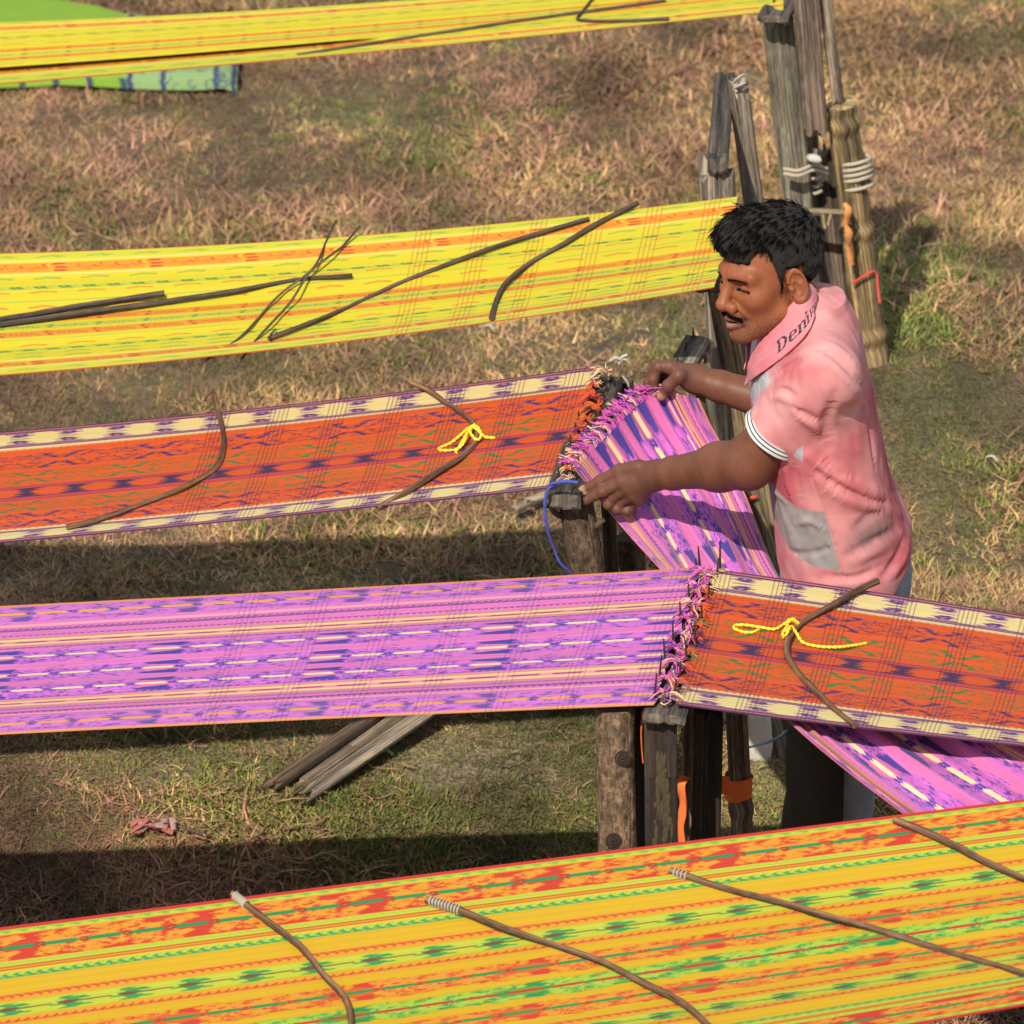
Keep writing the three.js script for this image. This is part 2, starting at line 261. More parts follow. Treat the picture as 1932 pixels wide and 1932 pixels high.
function dashes(c, H, y0, y1, step, duty, col, off = 0) { c.fillStyle = col; const p = TW / Math.round(TW / step); for (let x = off * p; x < TW + p; x += p) c.fillRect(x, y0 * H, p * duty, Math.max(1, (y1 - y0) * H)); }
// scrolling leaves: in every period a solid wedge grows to a blunt end, then curled leaves take over; a dashed spine with small gems runs through
function floral(c, H, y0, y1, per, ground, leaf, spine, gem, r, flip = false, fill = 0.5, w0 = 0.68) {
  const h = (y1 - y0) * H, p = TW / Math.round(TW / per), cy = (y0 + y1) / 2 * H, X = (x, t) => x + (flip ? t : 1 - t) * p;
  const gaps = [], lobes = []; for (let i = 0; i < 84; i++) gaps.push([r() * (w0 + 0.12), (r() - 0.5) * 0.92, 0.012 + 0.03 * r(), 0.03 + 0.05 * r(), (r() - 0.5) * 1.4, r()]); for (let i = 0; i < 54; i++) lobes.push([r() * (w0 + 0.18), r() < 0.5 ? -1 : 1, 0.025 + 0.035 * r(), 0.09 + 0.1 * r(), 0.2 + 0.22 * r(), (r() - 0.5) * 0.9]);
  for (let x = -p; x < TW + p; x += p) {
    c.fillStyle = ground; if (fill) { c.globalAlpha = fill; c.fillRect(x, y0 * H + h * 0.06, p, h * 0.88); c.globalAlpha = 1; }
    for (const s of [-1, 1]) { c.fillStyle = ground; c.beginPath(); c.moveTo(X(x, w0), cy + s * h * 0.38); for (let k = 1; k <= 10; k++) c.lineTo(X(x, w0 + (1 - w0) * 0.1 * k), cy + s * h * (0.39 + 0.011 * k)); for (let k = 10; k >= 1; k--) c.lineTo(X(x, w0 + (1 - w0) * 0.1 * k), cy + s * h * (0.37 - 0.024 * k + 0.07 * Math.abs(Math.sin(k * 1.7)))); c.fill(); }
    c.fillStyle = leaf; for (const [t, sd, l, w, d, a] of lobes) { c.save(); c.translate(X(x, t), cy + sd * d * h); c.rotate(a); c.beginPath(); c.ellipse(0, 0, l * p, w * h, 0, 0, 7); c.fill(); c.strokeStyle = ground; c.globalAlpha = 0.55; c.lineWidth = 1.5; c.beginPath(); c.arc(0, 0, Math.min(l * p, w * h) * 1.1, 0.6, 3.9); c.stroke(); c.globalAlpha = 1; c.restore(); }
    c.fillRect(X(x, 0) < X(x, 0.7) ? X(x, 0) : X(x, 0.7), cy - h * 0.3, p * 0.7, h * 0.6);
    c.fillStyle = c.strokeStyle = ground; for (const [t, d, l, w, a, q] of gaps) { c.save(); c.translate(X(x, t), cy + d * h); c.rotate(a); c.beginPath(); if (q < 0.55) { c.ellipse(0, 0, l * p * 0.7, w * h * 0.6, 0, 0, 7); c.fill(); } else { c.lineWidth = 1.6; c.arc(0, 0, w * h * 1.6, 0.4 + q * 6, 3.6 + q * 6); c.stroke(); } c.restore(); }
  }
  if (spine) for (let x = -p; x < TW + p; x += p / 4) { c.fillStyle = spine; c.beginPath(); c.moveTo(x + p * 0.02, cy); c.lineTo(x + p * 0.045, cy - h * 0.075); c.lineTo(x + p * 0.205, cy - h * 0.075); c.lineTo(x + p * 0.23, cy); c.lineTo(x + p * 0.205, cy + h * 0.075); c.lineTo(x + p * 0.045, cy + h * 0.075); c.fill(); c.fillStyle = gem; c.fillRect(x - p * 0.018, cy - h * 0.085, p * 0.05, h * 0.17); c.fillStyle = leaf; c.fillRect(x, cy - h * 0.03, p * 0.014, h * 0.06); }
}
function cross(c, H, x0, x1, step, col, n = 5, gap = 0.0085) { c.fillStyle = col; for (let x = x0; x <= x1; x += step) for (let k = 0; k < n; k++) c.fillRect((x + k * gap) * PX, 0, 1.7, H); }

const paintMagenta = (held) => (c, w, H) => {
  const r = rng(5), base = '#dd74bb', lt = '#d56fd2', ind = '#4733a0';
  row(c, H, 0, 1, base); row(c, H, 0, 0.012, '#e88a4a'); row(c, H, 0.986, 1, '#e89a70');
  for (const m of [0, 1]) {
    const y = (t) => (m ? 1 - t : t), rw = (a, b, k) => row(c, H, Math.min(y(a), y(b)), Math.max(y(a), y(b)), k);
    rw(0.015, 0.125, '#cf70c4'); floral(c, H, Math.min(y(0.02), y(0.12)), Math.max(y(0.02), y(0.12)), 0.29 * PX, '#6a4a9c', '#d774cf', '#e8a23c', '#4b3a8a', rng(9 + m), false, 0.25);
    rw(0.137, 0.15, '#eaa2ae'); tris(c, H, Math.min(y(0.155), y(0.178)), Math.max(y(0.155), y(0.178)), 11, '#5b3a7c', !m);
    dashes(c, H, Math.min(y(0.205), y(0.212)), Math.max(y(0.205), y(0.212)), 10, 0.6, '#6d357f');
    rw(0.222, 0.236, '#c98a84'); rw(0.236, 0.25, '#efc98c'); rw(0.25, 0.268, '#e993a5'); dashes(c, H, Math.min(y(0.256), y(0.263)), Math.max(y(0.256), y(0.263)), 66, 0.7, '#8a2a62'); rw(0.268, 0.28, '#efc98c'); rw(0.28, 0.291, '#cd8f78');
    tris(c, H, Math.min(y(0.3), y(0.312)), Math.max(y(0.3), y(0.312)), 12, '#5b3290', m);
  }
  for (const t of [0.375, 0.51, 0.645]) { floral(c, H, t - 0.05, t + 0.05, 0.29 * PX, ind, lt, '#f0dea6', ind, rng(31), false, 0, 0.58); c.strokeStyle = lt; }
   if (held) cross(c, H, 0.3, 0.31, 0.2, 'rgba(70,40,100,0.27)', 4, 0.009);
  threads(c, w, H, r, 0.075); if (!held) cross(c, H, 0.02, 0.76, 0.122, 'rgba(70,40,100,0.27)', 4, 0.009);
};
const texMagenta = canvasTex(TW, 640, paintMagenta(false)), texHeld = canvasTex(TW, 640, paintMagenta(true));
const texOrange = canvasTex(TW, 600, (c, w, H) => {
  const r = rng(15), per = 0.0885 * PX, p = TW / Math.round(TW / per);
  row(c, H, 0, 1, '#e6560f');
  const birds = (t, h, col, off) => { // pairs of pointed leaf shapes facing one another with fine scrolls between
    const q = p * 2, rr = rng(h * 1000 + off * 10), cur = []; for (let i = 0; i < 34; i++) cur.push([rr(), rr() - 0.5, 1.5 + 3 * rr(), rr() * 6]); c.fillStyle = c.strokeStyle = col;
    for (let x = -q + off * q; x < TW + q; x += q) {
      for (const s of [-1, 1]) for (const d of [-1, 1]) {
        const X = x + q / 2 + d * q * 0.03, Y = t * H, k = d * q, e = s * h * H;
        c.beginPath(); c.moveTo(X, Y + e * 0.08); c.quadraticCurveTo(X + k * 0.08, Y + e * 0.14, X + k * 0.12, Y + e * 0.3); c.lineTo(X + k * 0.235, Y + e * 0.47); c.quadraticCurveTo(X + k * 0.15, Y + e * 0.42, X + k * 0.09, Y + e * 0.46); c.quadraticCurveTo(X + k * 0.1, Y + e * 0.3, X + k * 0.02, Y + e * 0.24); c.fill();
        c.beginPath(); c.moveTo(X + k * 0.14, Y + e * 0.08); c.lineTo(X + k * 0.26, Y + e * 0.3); c.lineTo(X + k * 0.21, Y + e * 0.3); c.lineTo(X + k * 0.23, Y + e * 0.16); c.fill();
        c.lineWidth = 1.5; c.beginPath(); c.moveTo(X + k * 0.235, Y + e * 0.47); c.quadraticCurveTo(X + k * 0.33, Y + e * 0.2, X + k * 0.45, Y + e * 0.05); c.moveTo(X + k * 0.26, Y + e * 0.3); c.quadraticCurveTo(X + k * 0.36, Y + e * 0.42, X + k * 0.44, Y + e * 0.3); c.stroke();
      }
      c.lineWidth = 1.3; for (const [a, b, l, ph] of cur) for (const s of [-1, 1]) { c.beginPath(); c.arc(x + a * q, t * H + s * Math.abs(b) * h * H * 0.9, l, ph * s, ph * s + 3.3); c.stroke(); }
    }
  };
  birds(0.245, 0.125, '#4a2468', 0); birds(0.382, 0.115, '#3f7a3a', 0.25); birds(0.648, 0.115, '#3f7a3a', 0.25); birds(0.775, 0.125, '#4a2468', 0);
  for (const t of [0.455, 0.465, 0.476, 0.556, 0.567, 0.577]) row(c, H, t, t + 0.0055, '#96225c');
  row(c, H, 0.483, 0.55, '#e25310');
  for (let x = -p; x < TW + p; x += p) { c.fillStyle = '#43204f'; const Y = 0.516 * H, hh = 0.038 * H; for (let k = 0; k < 9; k++) { const wd = p * [0.3, 0.16, 0.22, 0.1, 0.14, 0.1, 0.22, 0.16, 0.3][k]; c.fillRect(x + p / 2 - wd, Y - hh + k * hh * 2 / 9, wd * 2, hh * 2 / 9 + 0.6); } c.fillRect(x, Y - hh, p, 2); c.fillRect(x, Y + hh - 2, p, 2); }
  for (const m of [0, 1]) {
    const y = (t) => (m ? 1 - t : t), rw = (a, b, k) => row(c, H, Math.min(y(a), y(b)), Math.max(y(a), y(b)), k);
    rw(0, 0.135, '#ad8092'); rw(0, 0.008, '#5a2a55'); rw(0.008, 0.016, '#c9707e'); rw(0.016, 0.024, '#5a2a55');
    for (let i = 0; i < 2600; i++) { c.fillStyle = r() < 0.5 ? 'rgba(214,180,170,0.55)' : 'rgba(90,50,95,0.5)'; c.fillRect(r() * TW, H * y(0.03 + 0.085 * r()), 2 + r() * 7, 1); }
    for (let x = -p; x < TW + p; x += p) {
      const Y = H * y(0.07), hh = 0.044 * H; c.fillStyle = '#f0da92';
      for (let k = 0; k < 11; k++) { const wd = p * [0.2, 0.38, 0.24, 0.34, 0.5, 0.3, 0.5, 0.34, 0.24, 0.38, 0.2][k]; c.fillRect(x + p / 2 - wd, Y - hh + k * hh * 2 / 11, wd * 2, hh * 2 / 11 + 0.6); }
      c.fillStyle = '#5c2f78'; for (const s of [-1, 1]) for (const d of [-1, 1]) { c.beginPath(); c.ellipse(x + p * (0.04 * d), Y + s * hh * 0.45, p * 0.1, hh * 0.13, d * s * 0.5, 0, 7); c.fill(); c.beginPath(); c.ellipse(x + p * (0.1 * d), Y + s * hh * 0.7, p * 0.085, hh * 0.1, -d * s * 0.5, 0, 7); c.fill(); }
    }
    rw(0.118, 0.1225, '#5a2a62'); rw(0.1225, 0.127, '#c7808e'); rw(0.127, 0.133, '#5a2a62'); rw(0.133, 0.146, '#ead49a'); tris(c, H, Math.min(y(0.146), y(0.157)), Math.max(y(0.146), y(0.157)), 12, '#ead49a', m);
    dashes(c, H, Math.min(y(0.146), y(0.149)), Math.max(y(0.146), y(0.149)), 12, 0.2, '#7a3a50');
  }
  
  threads(c, w, H, r, 0.06); cross(c, H, 0.03, 0.68, 0.107, 'rgba(70,25,80,0.42)', 5, 0.0078);
});
const texYellow = canvasTex(TW, 512, (c, w, H) => {
  const r = rng(25), org = '#ea9a22', red = '#d0481c', grn = '#5f8f3c', base = '#e6d421';
  row(c, H, 0, 1, base);
  const script = (t, h, bg, fg) => { if (bg) row(c, H, t - h / 2, t + h / 2, bg); c.strokeStyle = c.fillStyle = fg; c.lineWidth = 2; const p = TW / Math.round(TW / 78); const rr = rng(3);
    const g = []; for (let i = 0; i < 6; i++) g.push([rr(), rr()]);
    for (let x = 0; x < TW; x += p) { const Y = t * H, k = h * H; c.beginPath(); c.moveTo(x + 2, Y + k * 0.45); c.lineTo(x + 4, Y - k * 0.42); c.lineTo(x + p * 0.2, Y - k * 0.3); c.stroke(); c.fillRect(x + 2, Y - k * 0.4, 5, k * 0.8);
      for (let i = 0; i < 6; i++) { const a = x + p * (0.28 + 0.11 * i); c.beginPath(); c.moveTo(a, Y + k * (0.1 + 0.3 * g[i][0])); c.quadraticCurveTo(a + 4, Y - k * 0.1 * g[i][1], a + 8, Y - k * (0.15 + 0.25 * g[i][1])); c.stroke(); } } };
  const dash = (t, col) => { const p = TW / Math.round(TW / 40); row(c, H, t - 0.014, t + 0.014, 'rgba(190,205,70,0.6)'); c.fillStyle = col; for (let x = 0; x < TW; x += p) { c.fillRect(x, (t - 0.009) * H, p * 0.26, 0.018 * H); c.fillRect(x + p * 0.31, (t - 0.009) * H, p * 0.2, 0.018 * H); c.fillRect(x + p * 0.78, (t - 0.011) * H, 1, 0.022 * H); } };
  const ticks = (t, col) => { const p = TW / Math.round(TW / 80); c.fillStyle = col; for (let x = 0; x < TW; x += p) for (let k = 0; k < 9; k++) c.fillRect(x + k * 5 + 6, (t - 0.012 + 0.008 * Math.abs(k - 4) / 4) * H, 3.5, 0.012 * H); };
  for (const m of [0, 1]) {
    const y = (t) => (m ? 1 - t : t), rw = (a, b, k) => row(c, H, Math.min(y(a), y(b)), Math.max(y(a), y(b)), k);
    rw(0, 0.005, '#d8632a'); rw(0.005, 0.05, '#d6d630'); ticks(y(0.035), '#8fb04a'); rw(0.06, 0.068, '#f0dc92'); rw(0.078, 0.132, org);
    const p = TW / Math.round(TW / 160); for (let x = 0; x < TW; x += p) { c.fillStyle = red; for (const yy of [0.084, 0.104, 0.122]) c.fillRect(x, H * y(yy) - 2, p * 0.13, 5); for (let k = 0; k < 9; k++) { c.fillStyle = k % 3 ? '#dc6c22' : red; c.fillRect(x + p * (0.2 + 0.08 * k), H * y(0.09 + 0.03 * ((k * 7) % 5) / 5) - 3, 4, 8); c.fillRect(x + p * (0.2 + 0.08 * k), H * y(0.105) - 1, p * 0.05, 2); } c.fillStyle = '#efd03a'; c.fillRect(x + p * 0.15, H * Math.min(y(0.078), y(0.132)), 3, 0.054 * H); }
    rw(0.142, 0.15, '#f0dc92'); ticks(y(0.172), '#86ab45');
  }
  dash(0.25, grn); ticks(0.285, '#e2872a'); row(c, H, 0.345, 0.352, '#a9bd4a'); ticks(0.385, '#df7a26'); script(0.475, 0.05, org, red); script(0.545, 0.04, '#c9cb45', grn); script(0.61, 0.05, org, red); row(c, H, 0.655, 0.66, '#a9bd4a'); ticks(0.7, '#e2872a'); dash(0.745, grn); ticks(0.785, '#8fb04a');
  
  threads(c, w, H, r, 0.05); cross(c, H, 0.03, 0.58, 0.106, 'rgba(205,85,40,0.5)', 4, 0.009);
});
const texFront = canvasTex(TW, 800, (c, w, H) => {
  const r = rng(45), mus = '#d6ab00', org = '#e3941c', red = '#cf351c', grn = '#1f8e4c', lime = '#bfc832', dk = '#8e3a22';
  row(c, H, 0, 1, mus);
  for (const m of [0, 1]) {
    const y = (t) => (m ? 1 - t : t), mn = (a, b) => Math.min(y(a), y(b)), mx = (a, b) => Math.max(y(a), y(b)), rw = (a, b, k) => row(c, H, mn(a, b), mx(a, b), k);
    rw(0, 0.011, '#c9271a'); rw(0.011, 0.027, lime); tris(c, H, mn(0.013, 0.025), mx(0.013, 0.025), 26, '#7fae35', m); rw(0.027, 0.031, '#d98a1e');
    rw(0.031, 0.124, red); floral(c, H, mn(0.033, 0.122), mx(0.033, 0.122), 0.29 * PX, red, '#e3981c', grn, dk, rng(61 + m), true, 1);
    rw(0.126, 0.142, lime); dashes(c, H, mn(0.13, 0.137), mx(0.13, 0.137), 14, 0.5, '#9dbb3a'); rw(0.143, 0.147, '#b8431f'); rw(0.149, 0.152, '#d98a1e'); rw(0.153, 0.156, '#b8431f'); rw(0.158, 0.163, '#d9c23a'); rw(0.163, 0.182, lime); tris(c, H, mn(0.163, 0.182), mx(0.163, 0.182), 17, '#2f9a55', !m);
    rw(0.232, 0.258, '#de9a1c'); tris(c, H, mn(0.238, 0.252), mx(0.238, 0.252), 14, '#c9461c', m); rw(0.318, 0.342, '#de9a1c'); tris(c, H, mn(0.322, 0.336), mx(0.322, 0.336), 14, '#c9461c', !m);
    rw(0.262, 0.312, lime); { const q = TW / Math.round(TW / (0.098 * PX)); for (let x = -q; x < TW + q; x += q) { c.fillStyle = grn; for (let k = 0; k < 9; k++) { const l = q * (0.42 - 0.05 * Math.abs(k - 4) + 0.08 * ((k * 5) % 3)), o = q * (0.3 + 0.06 * (((k * 7) % 5) - 2)); c.fillRect(x + o - l / 2, H * y(0.287) + (k - 4) * 0.0048 * H - 1, l, 0.0042 * H); } c.fillStyle = '#7c4226'; c.fillRect(x + q * 0.05, H * y(0.287) - 1.5, q * 0.9, 3); c.beginPath(); c.ellipse(x + q * 0.25, H * y(0.287), q * 0.13, 5, 0, 0, 7); c.fill(); } }
    floral(c, H, mn(0.37, 0.44), mx(0.37, 0.44), 0.29 * PX, red, '#e0951c', grn, '#a53022', rng(71), true, 0.6);
  }
  floral(c, H, 0.464, 0.536, 0.29 * PX, grn, '#a9c636', '#c9301c', '#35703a', rng(71), true, 0.6);
  threads(c, w, H, r, 0.05);
});
// ---------- wood ----------
const texWood = dataTex(512, (u, v) => { const g = noise(u * 60, v * 9, 2) * 0.5 + noise(u * 200, v * 20, 8) * 0.35 + noise(u * 16, v * 6, 5) * 0.5 + 0.25 * noise(u * 90, v * 90, 4), a = clamp(0.6 + g * 0.38); return [a, a * 0.97, a * 0.93]; });
const texBark = dataTex(512, (u, v) => { const g = fbm(u * 12, v * 9, 3, 4) + 0.5 * noise(u * 40, v * 12, 6) + 0.35 * noise(u * 120, v * 60, 9), a = clamp(0.7 + g * 0.34); return [a, a * 0.94, a * 0.86]; });
const texWoodB = texWood.clone(), texBarkB = texBark.clone(); texWoodB.colorSpace = texBarkB.colorSpace = THREE.NoColorSpace;
for (const t of [texWood, texWoodB]) t.repeat.set(5, 0.8); for (const t of [texBark, texBarkB]) t.repeat.set(7, 7);
const woodMat = (r, g, b, rough = 0.9) => new THREE.MeshStandardMaterial({ color: new THREE.Color().setRGB(r, g, b), map: texWood, bumpMap: texWoodB, bumpScale: 0.004, roughness: rough });
const barkMat = (r, g, b) => new THREE.MeshStandardMaterial({ color: new THREE.Color().setRGB(r, g, b), map: texBark, bumpMap: texBarkB, bumpScale: 0.004, roughness: 0.9 });
// ---------- stretched lengths of woven cloth ----------
function fit2(pts) { // least-squares parabola v(u)
  let S = Array(5).fill(0), T = [0, 0, 0]; for (const [u0, v] of pts) { const u = u0 / 1000; for (let k = 0; k < 5; k++) S[k] += u ** k; for (let k = 0; k < 3; k++) T[k] += v * u ** k; }
  const m = new THREE.Matrix3().set(S[0], S[1], S[2], S[1], S[2], S[3], S[2], S[3], S[4]).invert(), q = V(...T).applyMatrix3(m);
  return (u0) => { const u = u0 / 1000; return q.x + q.y * u + q.z * u * u; };
}
const bands = {};
function band(key, o) {
  const vf = fit2(o.far), vn = fit2(o.near), NS = o.ns || 220, NT = o.nt || 56, grid = [], dist = [];
  const [a0, a1] = o.uf, [b0, b1] = o.un; let acc = 0, prev = null; const endAt1 = o.end === 1;
  for (let i = 0; i <= NS; i++) {
    const s = i / NS, uf = lerp(a0, a1, s), un = lerp(b0, b1, s), F = P(uf, vf(uf), o.zf(uf)), N = P(un, vn(un), o.zn(un)), line = [];
    if (prev) acc += prev.distanceTo(F); prev = F.clone(); dist.push(acc);
    for (let j = 0; j <= NT; j++) {
      const t = j / NT, q = F.clone().lerp(N, t), k = Math.sin(t * Math.PI);
      const rip = (o.ripple ?? 0.0022) * (Math.sin(t * 21 + 3 * noise(acc * 0.5, 1, o.seed)) * (0.5 + 0.5 * noise(acc * 0.8, t * 3, o.seed)) + 1.3 * noise(acc * 0.7, t * 7, o.seed + 3) + 0.5 * noise(acc * 1.1, t * 17, o.seed + 5));
      q.y += rip * Math.min(1, k * 3) + (o.prof ? o.prof(t, s) : 0);
      if (o.prof2) q.z += o.prof2(t, s);
      line.push(q);
    }
    grid.push(line);
  }
  if (o.ragged) for (let j = 0; j <= NT; j++) { const e = endAt1 ? grid[NS] : grid[0], in1 = endAt1 ? grid[NS - 1] : grid[1]; const d = e[j].clone().sub(in1[j]).normalize(); e[j].addScaledVector(d, -o.ragged * (0.5 + 0.5 * Math.cos(j / NT * Math.PI * 2 * o.nails)) + 0.004 * noise(j * 0.9, 3, o.seed)); }
  const total = acc;
  const geo = sheet(grid, 0.0016, (i, j) => [(o.off || 0) + (endAt1 ? total - dist[i] : dist[i]) / TLEN, 1 - j / NT]);
  const mat = new THREE.MeshStandardMaterial({ map: o.tex, color: new THREE.Color().setScalar(o.tone || 0.6), roughness: 0.82, side: THREE.DoubleSide, bumpMap: weave, bumpScale: 0.0006 });
  const mid = grid[NS >> 1][NT >> 1];
  const th = thing('warp_cloth', o.label, 'cloth', V(mid.x, mid.y, mid.z));
  part('fabric', geo, mat, th);
  const uvg = grid.map((l) => l.map((q) => toUV(q)));
  bands[key] = { grid, uvg, th, on(u, v, lift) { let best = 1e9, bp = null; for (let i = 0; i < uvg.length; i++) for (let j = 0; j < uvg[i].length; j += 2) { const d = (uvg[i][j][0] - u) ** 2 * 0.3 + (uvg[i][j][1] - v) ** 2; if (d < best) { best = d; bp = grid[i][j]; } } const q = P(u, v, bp.z); q.y += 0; q.addScaledVector(V(0, 1, 0), lift); return q; } };
  return bands[key];
}
const weave = dataTex(128, (u, v) => { const a = 0.5 + 0.2 * noise(u * 128, v * 8, 1) + 0.3 * noise(u * 4, v * 128, 3); return [a, a, a]; }, false);
weave.repeat.set(6, 3);

band('magenta', { tex: texMagenta, tone: 0.66, seed: 1, label: 'magenta pink cloth with blue and cream stripes stretched left of the nailed board', far: [[0, 1144], [300, 1129], [644, 1111.5], [944, 1092], [1288, 1074], [1330, 1070]], near: [[0, 1385], [300, 1371], [644, 1354], [944, 1341], [1234, 1330]], uf: [-1000, 1326], un: [-1095, 1240], zf: () => 0.10, zn: () => 0.64, end: 1, prof: (t, s) => -0.02 * Math.sin(t * Math.PI) * (1 - s), ripple: 0.003, ragged: 0.008, nails: 8 });
band('orangeLeft', { tex: texOrange, seed: 2, label: 'orange cloth with purple and cream borders, left of the man and above the magenta one', far: [[0, 816], [300, 789], [644, 754], [877, 724], [1127, 692]], near: [[0, 1024], [300, 997], [644, 963], [877, 937], [1041, 921]], uf: [-1000, 1136], un: [-1075, 1062], zf: () => -0.735, zn: () => -0.265, end: 1, prof: (t, s) => -0.012 * Math.sin(t * Math.PI), ragged: 0.01, nails: 8 });
band('orangeRight', { tex: texOrange, seed: 3, off: 0.013, label: 'orange cloth with purple and cream borders running off to the right below the man', far: [[1355, 1076], [1475, 1091], [1688, 1124], [1932, 1162]], near: [[1288, 1331], [1475, 1356], [1688, 1381], [1932, 1408]], uf: [1345, 2900], un: [1268, 2810], zf: () => 0.11, zn: () => 0.645, end: 0, prof: (t, s) => -0.01 * Math.sin(t * Math.PI), ragged: 0.008, nails: 8 });
band('yellowMid', { tex: texYellow, seed: 4, label: 'lime yellow cloth with orange and green dashes stretched behind the head of the man', far: [[0, 480], [233, 468], [644, 450.5], [877, 427], [1288, 383], [1390, 372]], near: [[0, 706], [300, 687], [644, 644], [877, 612], [1288, 552], [1345, 544]], uf: [-1000, 1392], un: [-1060, 1347], zf: () => -1.06, zn: () => -0.66, end: 1, prof: (t, s) => -0.018 * Math.sin(t * Math.PI), ripple: 0.003 });
band('yellowTop', { tex: texYellow, seed: 5, off: 0.3, label: 'folded yellow cloth across the top of the view, over the lime green cloth', far: [[0, 43], [333, 28], [644, 8], [1000, -16], [1475, -66]], near: [[0, 157], [333, 133], [644, 103], [966, 70], [1288, 39], [1480, 20]], uf: [-1000, 1478], un: [-1040, 1478], zf: () => -2.6, zn: () => -2.36, end: 1, nt: 72, ripple: 0.0015,
  // the near selvage is folded under: a dark tuck, then the lip beneath it
  prof: (t, s) => { const w = 1 - sstep(0.62, 0.75, s); const k = 0.014 * (1 - sstep(0.0, 0.8, s)) + 0.004; return (t < 0.79 ? 0 : t < 0.86 ? -0.012 * (t - 0.79) / 0.07 : -0.012 * (1 - (t - 0.86) / 0.14)) * w - k * 0 + 0.05 * Math.sin(t * Math.PI) * 0; },
  prof2: (t, s) => { const w = 1 - sstep(0.62, 0.75, s); return (t < 0.74 ? 0 : t < 0.86 ? -0.075 * (t - 0.74) / 0.12 : -0.075 * (1 - (t - 0.86) / 0.14)) * w; } });
band('front', { tex: texFront, seed: 6, label: 'wide mustard yellow cloth with red and green leaf bands nearest to the camera', far: [[0, 1751], [300, 1710], [644, 1671], [944, 1635], [1288, 1588], [1521, 1556], [1932, 1510]], near: [[0, 2226], [644, 2118], [1288, 2008], [1738, 1932], [1932, 1897]], uf: [-900, 2800], un: [-980, 2720], zf: () => 1.0, zn: (u) => lerp(1.64, 1.52, u / 1932), end: 0, ns: 260, nt: 72, prof: (t) => -0.03 * Math.sin(t * Math.PI), ripple: 0.003 });
// ---------- posts, boards and stakes ----------
const M_ = {
  grey: woodMat(0.46, 0.40, 0.325), dkgrey: woodMat(0.17, 0.145, 0.125), lichen: woodMat(0.52, 0.48, 0.385), brown: woodMat(0.22, 0.15, 0.105), dark: woodMat(0.085, 0.058, 0.045), mauve: woodMat(0.38, 0.29, 0.235), pale: woodMat(0.58, 0.48, 0.38),
  tan: woodMat(0.56, 0.43, 0.26), bamboo: woodMat(0.66, 0.49, 0.25, 0.7), oldbamboo: woodMat(0.52, 0.42, 0.32, 0.75), straw: woodMat(0.62, 0.53, 0.3, 0.65), bark: barkMat(0.34, 0.245, 0.175), darkbark: barkMat(0.19, 0.135, 0.10), twig: woodMat(0.16, 0.105, 0.08, 0.75), stick: woodMat(0.36, 0.19, 0.1, 0.7),
  iron: new THREE.MeshStandardMaterial({ color: new THREE.Color().setRGB(0.045, 0.028, 0.024), roughness: 0.7, metalness: 0.4 }),
  rope: new THREE.MeshStandardMaterial({ color: new THREE.Color().setRGB(0.38, 0.33, 0.25), roughness: 0.95 }), white: new THREE.MeshStandardMaterial({ color: new THREE.Color().setRGB(0.42, 0.4, 0.37), roughness: 0.9 }),
  orangeRag: new THREE.MeshStandardMaterial({ color: new THREE.Color().setRGB(0.78, 0.17, 0.035), roughness: 0.8, side: THREE.DoubleSide }), rust: new THREE.MeshStandardMaterial({ color: new THREE.Color().setRGB(0.6, 0.24, 0.07), roughness: 0.9 }), red: new THREE.MeshStandardMaterial({ color: new THREE.Color().setRGB(0.5, 0.06, 0.05), roughness: 0.9 }),
  blue: new THREE.MeshStandardMaterial({ color: new THREE.Color().setRGB(0.055, 0.07, 0.36), roughness: 0.9 }), cyan: new THREE.MeshStandardMaterial({ color: new THREE.Color().setRGB(0.25, 0.6, 0.68), roughness: 0.45, side: THREE.DoubleSide }), yellowRope: new THREE.MeshStandardMaterial({ color: new THREE.Color().setRGB(0.85, 0.6, 0.03), roughness: 0.6 }),
};
